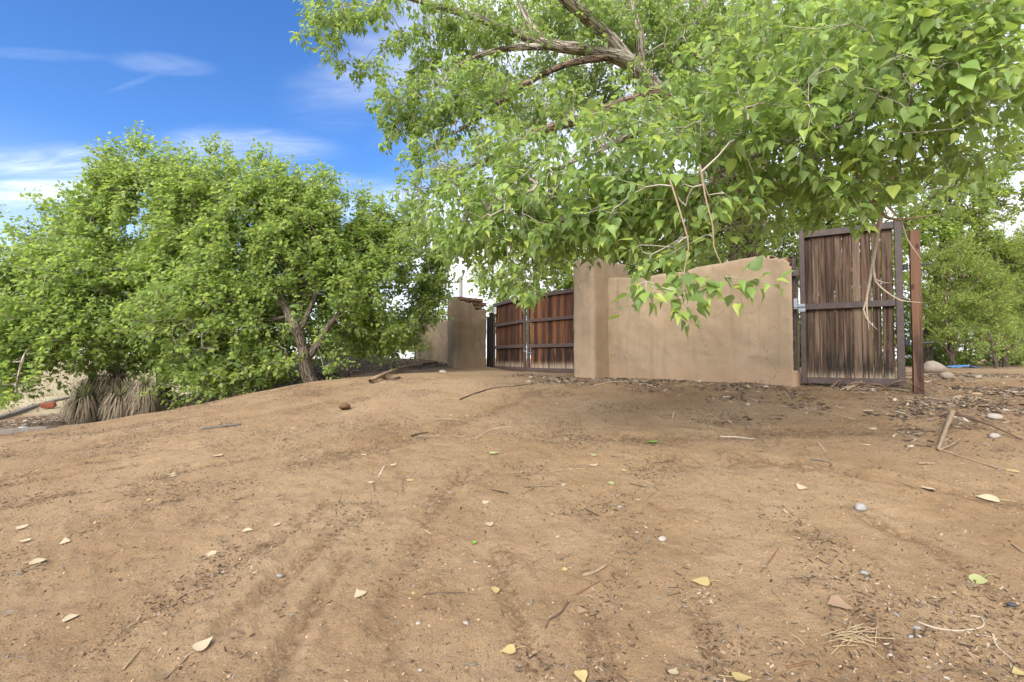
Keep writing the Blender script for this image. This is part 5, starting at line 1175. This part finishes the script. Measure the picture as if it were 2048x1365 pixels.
SK = [([(407, 860), (445, 856), (484, 849)], .020, .014, 'timber', 'thick grey stick lying on the drive track'), ([(1166, 1156), (1190, 1150), (1213, 1136)], .011, .009, 'stick', 'thick short grey-brown stick, right of the crumb streak'), ([(1136, 1202), (1122, 1222), (1101, 1236), (1091, 1256)], .007, .004, 'stick_dark', 'bent dark twig below the thick short stick'),
      ([(1153, 1187), (1178, 1179), (1200, 1168)], .005, .003, 'stick_red', 'orange-red twig beside the thick short stick'), ([(1044, 993), (1060, 983), (1071, 975), (1114, 976), (1150, 983), (1181, 996)], .012, .003, 'stick', 'bent forked twig with a dark butt in the middle dirt'), ([(943, 878), (965, 867), (986, 857), (1018, 852)], .009, .005, 'stick_pale', 'pale curved twig on the way to the gate'),
      ([(836, 871), (860, 870), (883, 871)], .010, .007, 'stick', 'tan twig with a dark one behind it on the drive'), ([(823, 871), (857, 861)], .013, .006, 'stick_dark', 'dark twig behind the tan one on the drive'), ([(899, 832), (938, 830)], .008, .005, 'stick_pale', 'short pale twig farther up the drive'), ([(1099, 947), (1135, 942), (1170, 939)], .007, .004, 'stick', 'straight tan twig above the bent forked one'),
      ([(1268, 1002), (1290, 998), (1311, 984), (1330, 974), (1348, 973)], .005, .003, 'stick', 'wavy thin twig right of the middle'), ([(848, 1191), (890, 1186), (930, 1183)], .006, .003, 'stick_dark', 'straight dark twig left of the crumb streak'), ([(538, 1003), (552, 996), (565, 987)], .005, .003, 'straw', 'short yellow twig near the rake lines'), ([(246, 1341), (281, 1309)], .005, .003, 'straw', 'yellow straw near the bottom left corner'),
      ([(330, 1363), (355, 1338), (377, 1318)], .004, .003, 'stick', 'thin twig running from the bottom edge to the large pale leaf'), ([(1836, 1243), (1870, 1257), (1917, 1261), (1960, 1260), (1968, 1252), (1960, 1241), (1940, 1236)], .005, .003, 'stick_pale', 'pale hooked stick curving back on itself'), ([(1986, 1273), (1994, 1294), (2024, 1318)], .005, .003, 'stick_pale', 'pale thin twig below the hooked stick'),
      ([(1521, 1144), (1540, 1122), (1557, 1099)], .005, .003, 'stick_red', 'reddish twig leaning against a bark sliver'), ([(1906, 853, .12), (1893, 876, .06), (1876, 904)], .022, .016, 'stick', 'propped tan stick, the steep leg of the fork'), ([(1876, 904), (1921, 891, .05)], .012, .006, 'stick', 'short twig at the foot of the propped tan stick'),
      ([(1879, 902), (1940, 922), (2009, 943)], .010, .007, 'stick', 'long straight stick running from the propped stick to the edge'), ([(1908, 851, .1), (1975, 866, .06), (2046, 881)], .012, .008, 'stick_dark', 'long dark stick leaning on top of the propped stick'), ([(1441, 870), (1475, 872), (1510, 879)], .011, .007, 'stick_pale', 'pale bare twig before the long wall'), ([(1420, 855), (1465, 861)], .007, .005, 'stick', 'thin twig just behind the pale bare one'),
      ([(1638, 889), (1651, 904)], .009, .006, 'stick_pale', 'short grey twig pointing at the camera, right of the pale bare one'), ([(1791, 825), (1825, 839)], .010, .006, 'stick_pale', 'pale twig in front of the wooden post foot'), ([(1574, 814), (1621, 823), (1669, 827)], .010, .005, 'stick', 'long branching twig on the litter before the open gate'), ([(1724, 823), (1746, 824)], .008, .007, 'stick_pale', 'stubby pale twig before the open gate'),
      ([(1619, 924), (1660, 928)], .008, .005, 'timber', 'flat grey twig half buried in the dirt'), ([(1836, 930), (1870, 931)], .013, .008, 'stick', 'tan bark strip near the long straight stick'), ([(1583, 1269), (1609, 1286)], .004, .003, 'straw', 'thin straw left of the straw heap'), ([(1574, 1337), (1626, 1326)], .006, .004, 'stick_red', 'brown twig below the straw heap'), ([(2024, 1093), (2048, 1108)], .008, .006, 'stick', 'tan stick cut by the photo edge'),
      ([(920, 800), (950, 788), (985, 778), (1030, 772), (1060, 768), (1092, 765)], .012, .006, 'stick_dark', 'long dark root along the drive before the double gate'), ([(740, 768, .02), (770, 756, .05), (800, 745, .07), (828, 738, .08), (845, 734, .06)], .035, .022, 'stick', 'thick tan root on the bank by the crumbling pillar'), ([(845, 734, .05), (862, 731, .04), (876, 728, .02)], .03, .02, 'stick_dark', 'dark root at the foot of the far wall'),
      ([(760, 757, .02), (785, 760), (800, 757)], .04, .02, 'stick_dark', 'dark gnarled root under the thick tan one'), ([(1180, 775), (1220, 768), (1260, 764), (1300, 763)], .010, .005, 'stick_pale', 'long pale twig at the pillar foot'), ([(1250, 779), (1290, 776)], .008, .005, 'stick', 'twig among the litter before the wall'), ([(1850, 796), (1905, 805)], .011, .006, 'stick', 'stick on the litter right of the wooden post'), ([(1930, 803), (2000, 806)], .009, .006, 'stick_dark', 'dark stick on the bank far from the post')]
for k, (pts, r0, r1, mt, lb) in enumerate(SK):
    sd = None
    if 'branching' in lb: sd = [(1640, 812), (1612, 846), (1660, 838)]
    if 'forked twig' in lb: sd = [(1010, 978), (1095, 960)]
    stick(pts, r0, r1, mt, lb, 600 + k, side=sd)
# bark slivers
for k, (px, py, w, lb) in enumerate(((1529, 1126, 34, 'tan bark sliver leaning on the reddish twig'), (1062, 1205, 22, 'orange-tan bark chip in the crumb streak'), (1335, 1178, 18, 'narrow tan bark chip left of the spotted yellow leaf'))):
    p = gp(px, py, .004); s = w * to_px(p)[0, 2] / F; o = box_obj('bark_sliver', s * .28, s, .006, tuple(p), M['stick'], None, .002, None, s * .04); o.rotation_euler = (.12, 0, -.5 + k * .4); tag(o, lb, 'bark')
# straw heap
sh = empty('straw_heap', tuple(gp(1700, 1282)), 'little heap of pale straw on the dirt near the bottom', 'straw'); c0 = gp(1700, 1282); rs = random.Random(5)
for k in range(24):
    x = rs.gauss(0, .055); y = rs.gauss(0, .03); a = rs.gauss(.1, .35) if k % 4 else rs.uniform(-1.6, 1.2); l = rs.uniform(.05, .11); d = Vector((math.cos(a), math.sin(a), rs.uniform(-.1, .1)))
    zz = float(height(c0[0] + x, c0[1] + y)[0]) - c0[2] + .005 + .0012 * k * .6; me, _, _ = tube_mesh('straw', [np.array((x, y, zz)) - np.array(d) * l, np.array((x, y, zz + .002)), np.array((x, y, zz)) + np.array(d) * l], [.0024, .0026, .0022], M['straw'], 5, .05, .05); link('straw', me, sh)
# pile of dry twigs at the foot of the open gate
tp = empty('twig_pile', tuple(gp(1740, 778)), 'pile of dry reddish twigs heaped against the foot of the open gate', 'twigs'); c0 = gp(1740, 778)
for k in range(46):
    a = (rs.uniform(1655, 1760), rs.uniform(772, 784)); b_ = (a[0] + rs.uniform(40, 95), a[1] + rs.uniform(-18, 10)); A_ = gp(*a); hh = rs.uniform(.03, .16)
    x1 = A_[0] + (b_[0] - a[0]) * 6.4 / F; y1 = A_[1] + rs.uniform(-.25, .1); B_ = np.array((x1, y1, float(height(x1, y1)[0]) + rs.uniform(.005, .05))); m_ = (A_ + B_) / 2 + np.array((0, 0, hh))
    me, _, _ = tube_mesh('twig', [A_ - c0 + np.array((0, 0, .008)), m_ - c0, B_ - c0], [.005 + .003 * rs.random(), .004, .0025], M['stick_red' if k % 5 == 0 else ('stick_pale' if k % 3 == 0 else 'stick')], 4, .1, .05, k); link('twig', me, tp)


def timber(a, b, w, h, label, mat='timber'):
    A = gp(*a); B = gp(*b); d = B - A; Ln = float(np.linalg.norm(d)); bm = bmesh.new(); n = 12; rows = []; rs = random.Random(3)
    for k in range(n + 1):
        x = Ln * k / n; rows.append([bm.verts.new((x, y * w / 2 + rs.uniform(-.006, .006), z * h + rs.uniform(-.008, .008))) for y, z in ((-1, -.4), (-1.0, .5), (-.85, .62), (.85, .62), (1, .5), (1, -.4))])
    for p, q in zip(rows[:-1], rows[1:]):
        for i in range(6): bm.faces.new((p[i], q[i], q[(i + 1) % 6], p[(i + 1) % 6]))
    bm.faces.new(rows[0]); bm.faces.new(rows[-1][::-1]); me = bpy.data.meshes.new('landscape_timber'); bm.to_mesh(me); bm.free(); me.materials.append(M[mat])
    o = link('landscape_timber', me, None, (A[0], A[1], A[2] - .05)); o.rotation_euler = (0, -math.atan2(d[2], math.hypot(d[0], d[1])), math.atan2(d[1], d[0])); tag(o, label, 'timber', 'landscape timbers by the yuccas')


timber((-60, 868), (105, 858), .13, .13, 'grey landscape timber nearest the drive edge'); timber((-30, 846), (75, 812), .16, .16, 'dark grey landscape timber carrying the red brick lump', 'timber'); timber((60, 815), (135, 797), .16, .16, 'grey timber running back behind the yuccas')
# blue tarp
p = gp(1925, 741); V = []; nu, nv = 26, 12
for i in range(nu):
    for j in range(nv): V.append(((i / (nu - 1) - .5) * .62, (j / (nv - 1) - .5) * .42, 0))
V = np.array(V); V[:, 2] = .05 + .09 * np.abs(fbm(V[:, 0] * 5, V[:, 1] * 5, 91, 3)) + .05 * (1 - np.abs(V[:, 0]) * 3); V[:, 1] += .06 * np.sin(V[:, 0] * 9); i, j = np.meshgrid(np.arange(nu - 1), np.arange(nv - 1), indexing='ij'); i = i.ravel(); j = j.ravel()
me = mesh_np('tarp', V, np.stack([i * nv + j, (i + 1) * nv + j, (i + 1) * nv + j + 1, i * nv + j + 1], 1), M['tarp'], True)
o = link('tarp', me, None, tuple(p)); so = o.modifiers.new('thickness', 'SOLIDIFY'); so.thickness = .004; tag(o, 'crumpled blue tarp on the bank beyond the wooden post', 'tarp')

# ------------------------------------------------------------------ uncountable litter


def scatter(name, P, size, mat, label, seed, kind='chip', flat=.15, long=3.0):
    r = np.random.default_rng(seed); n = len(P); e = .04
    z = height(P[:, 0], P[:, 1]); ph = r.random(n) * math.tau; sl = r.normal(size=n) * .22
    A = np.stack([np.cos(ph), np.sin(ph), sl + .17 * np.sin(ph)], 1); A /= np.linalg.norm(A, axis=1, keepdims=True); N = np.stack([r.normal(size=n) * .35, r.normal(size=n) * .35 - .15, np.ones(n)], 1); Sd = np.cross(A, N); Sd /= np.linalg.norm(Sd, axis=1, keepdims=True); N = np.cross(Sd, A)
    ln = size * (.45 + r.random(n) ** 2 * 1.3); wd = ln / (long * (.6 + .9 * r.random(n))); ht = ln * flat
    if kind == 'peb': tv = np.array([(-1, 0, 0), (1, 0, 0), (0, -1, 0), (0, 1, 0), (0, 0, 1), (0, 0, -1)], float); tf = np.array([(0, 2, 4), (2, 1, 4), (1, 3, 4), (3, 0, 4), (2, 0, 5), (1, 2, 5), (3, 1, 5), (0, 3, 5)])
    else: tv = np.array([(-1, -.8, 0), (-1, .8, .2), (1, .3, 0), (1, -.4, .3), (0, 0, 1.), (0.1, 1., .1)], float); tf = np.array([(0, 3, 4), (3, 2, 4), (2, 5, 4), (5, 1, 4), (1, 0, 4)])
    J = 1 + r.normal(size=(n, len(tv), 3)) * .22; T = tv[None] * J
    C = np.stack([P[:, 0], P[:, 1], z + .3 * ht + .001], 1)
    V = C[:, None] + T[..., 0:1] * (ln / 2)[:, None, None] * A[:, None] + T[..., 1:2] * (wd / 2)[:, None, None] * Sd[:, None] + T[..., 2:3] * ht[:, None, None] * N[:, None]
    Fq = (np.arange(n)[:, None, None] * len(tv) + tf[None]).reshape(-1, 3)
    return tag(link(name, mesh_np(name, V.reshape(-1, 3), Fq, M[mat])), label, None, None, 'stuff')


def fan(n, r0, r1, seed, p=.75):
    r = np.random.default_rng(seed); rr = r0 + (r1 - r0) * r.random(n) ** p; a = (r.random(n) * 2 - 1) * math.radians(50); return np.stack([rr * np.sin(a), rr * np.cos(a)], 1)


def rut_near(P):
    b = np.full(len(P), 9.0)
    for pl, wd, dp in RUTS: b = np.minimum(b, seg_dist(P[:, 0], P[:, 1], pl) / (wd * 1.6))
    return b


rr = np.random.default_rng(77)
P = fan(150000, 1.7, 10, 1); n_ = fbm(P[:, 0] * 1.6, P[:, 1] * 1.6, 88, 4); w_ = .07 + 1.0 * np.exp(-rut_near(P) ** 2) * (n_ > -.1) + 1.0 * sstep(n_, .14, .34); keep = rr.random(len(P)) < w_ * .85; keep &= ~((behind_berm(P[:, 0], P[:, 1]) > .1) & (P[:, 0] < -2))
scatter('bark_crumbs', P[keep], .020, 'chip', 'dark bark and twig crumbs strewn over the dirt', 2, 'chip', .10, 3.2)
P = fan(38000, 1.7, 8.5, 41, .7); n_ = fbm(P[:, 0] * 2.4, P[:, 1] * 2.4, 98, 4); P = P[rr.random(len(P)) < .35 + .65 * sstep(n_, -.1, .3)]; scatter('soil_crumbs', P, .010, 'grit', 'loose crumbs of soil all over the dirt', 43, 'chip', .35, 1.5)
P = fan(2600, 1.7, 9, 4); scatter('pebbles', P, .011, 'gravel', 'tiny pebbles scattered over the dirt', 5, 'peb', .35, 1.4)
P = fan(4200, 1.8, 9, 14); n_ = fbm(P[:, 0] * 1.6, P[:, 1] * 1.6, 88, 4); keep = rr.random(len(P)) < .25 + .7 * sstep(n_, 0, .3); scatter('twig_bits', P[keep], .052, 'litter_bits', 'small broken twigs and leaf bits strewn over the dirt', 15, 'chip', .035, 9)
# litter under the wall, on the mound and round the yuccas
P = np.stack([rr.uniform(-1, 9, 90000), rr.uniform(4.6, 12, 90000)], 1); a_, _, _ = zones(P[:, 0], P[:, 1]); n_ = fbm(P[:, 0] * 2.2, P[:, 1] * 2.2, 66, 4); keep = rr.random(len(P)) < a_ ** 1.4 * .95 * (.15 + 1.9 * sstep(n_, -.02, .28))
scatter('leaf_litter', P[keep], .052, 'litter_bits', 'dry leaf and bark litter along the foot of the adobe wall', 22, 'chip', .10, 2.6)
P = np.stack([rr.uniform(-12, -1, 90000), rr.uniform(9.4, 18, 90000)], 1); a_, f_, _ = zones(P[:, 0], P[:, 1]); keep = (behind_berm(P[:, 0], P[:, 1]) > -.05) & (rr.random(len(P)) < .34 * np.clip(a_ + .15, 0, 1))
scatter('mulch', P[keep], .06, 'litter_bits', 'grey-brown mulch of dead leaves on the bank under the young cottonwoods', 23, 'chip', .12, 2.6)
P = np.stack([rr.uniform(-1.5, 7.5, 1500), rr.uniform(3.0, 9.0, 1500)], 1); a_, _, _ = zones(P[:, 0], P[:, 1]); n_ = fbm(P[:, 0] * 1.4, P[:, 1] * 1.4, 67, 3); keep = rr.random(len(P)) < .10 + .75 * a_ * sstep(n_, -.2, .3)
scatter('loose_twigs', P[keep], .19, 'twig_bits', 'thin broken twigs lying over the litter before the wall', 24, 'chip', .03, 22)
# dry grass tufts on the field
P = np.stack([rr.uniform(-34, -7, 15000), rr.uniform(11.5, 40, 15000)], 1); _, f_, _ = zones(P[:, 0], P[:, 1]); P = P[rr.random(len(P)) < f_ * .7]
og = np.stack([P[:, 0], P[:, 1], height(P[:, 0], P[:, 1])], 1); dr = rr.normal(size=(len(P), 3)) * .35 + np.array((0, 0, 1.)); V, Fq = blade_cloud(og, dr, .06 + .12 * rr.random(len(P)), np.full(len(P), .02), rr.random(len(P)) * .8, 9, 2)
tag(link('dry_grass', mesh_np('dry_grass', V, Fq, M['straw'])), 'short dry grass on the field behind the yuccas', None, None, 'stuff')
print('LEAVES', NLEAF, 'TRIS', sum(len(o.data.polygons) for o in scene.objects if o.type == 'MESH'))
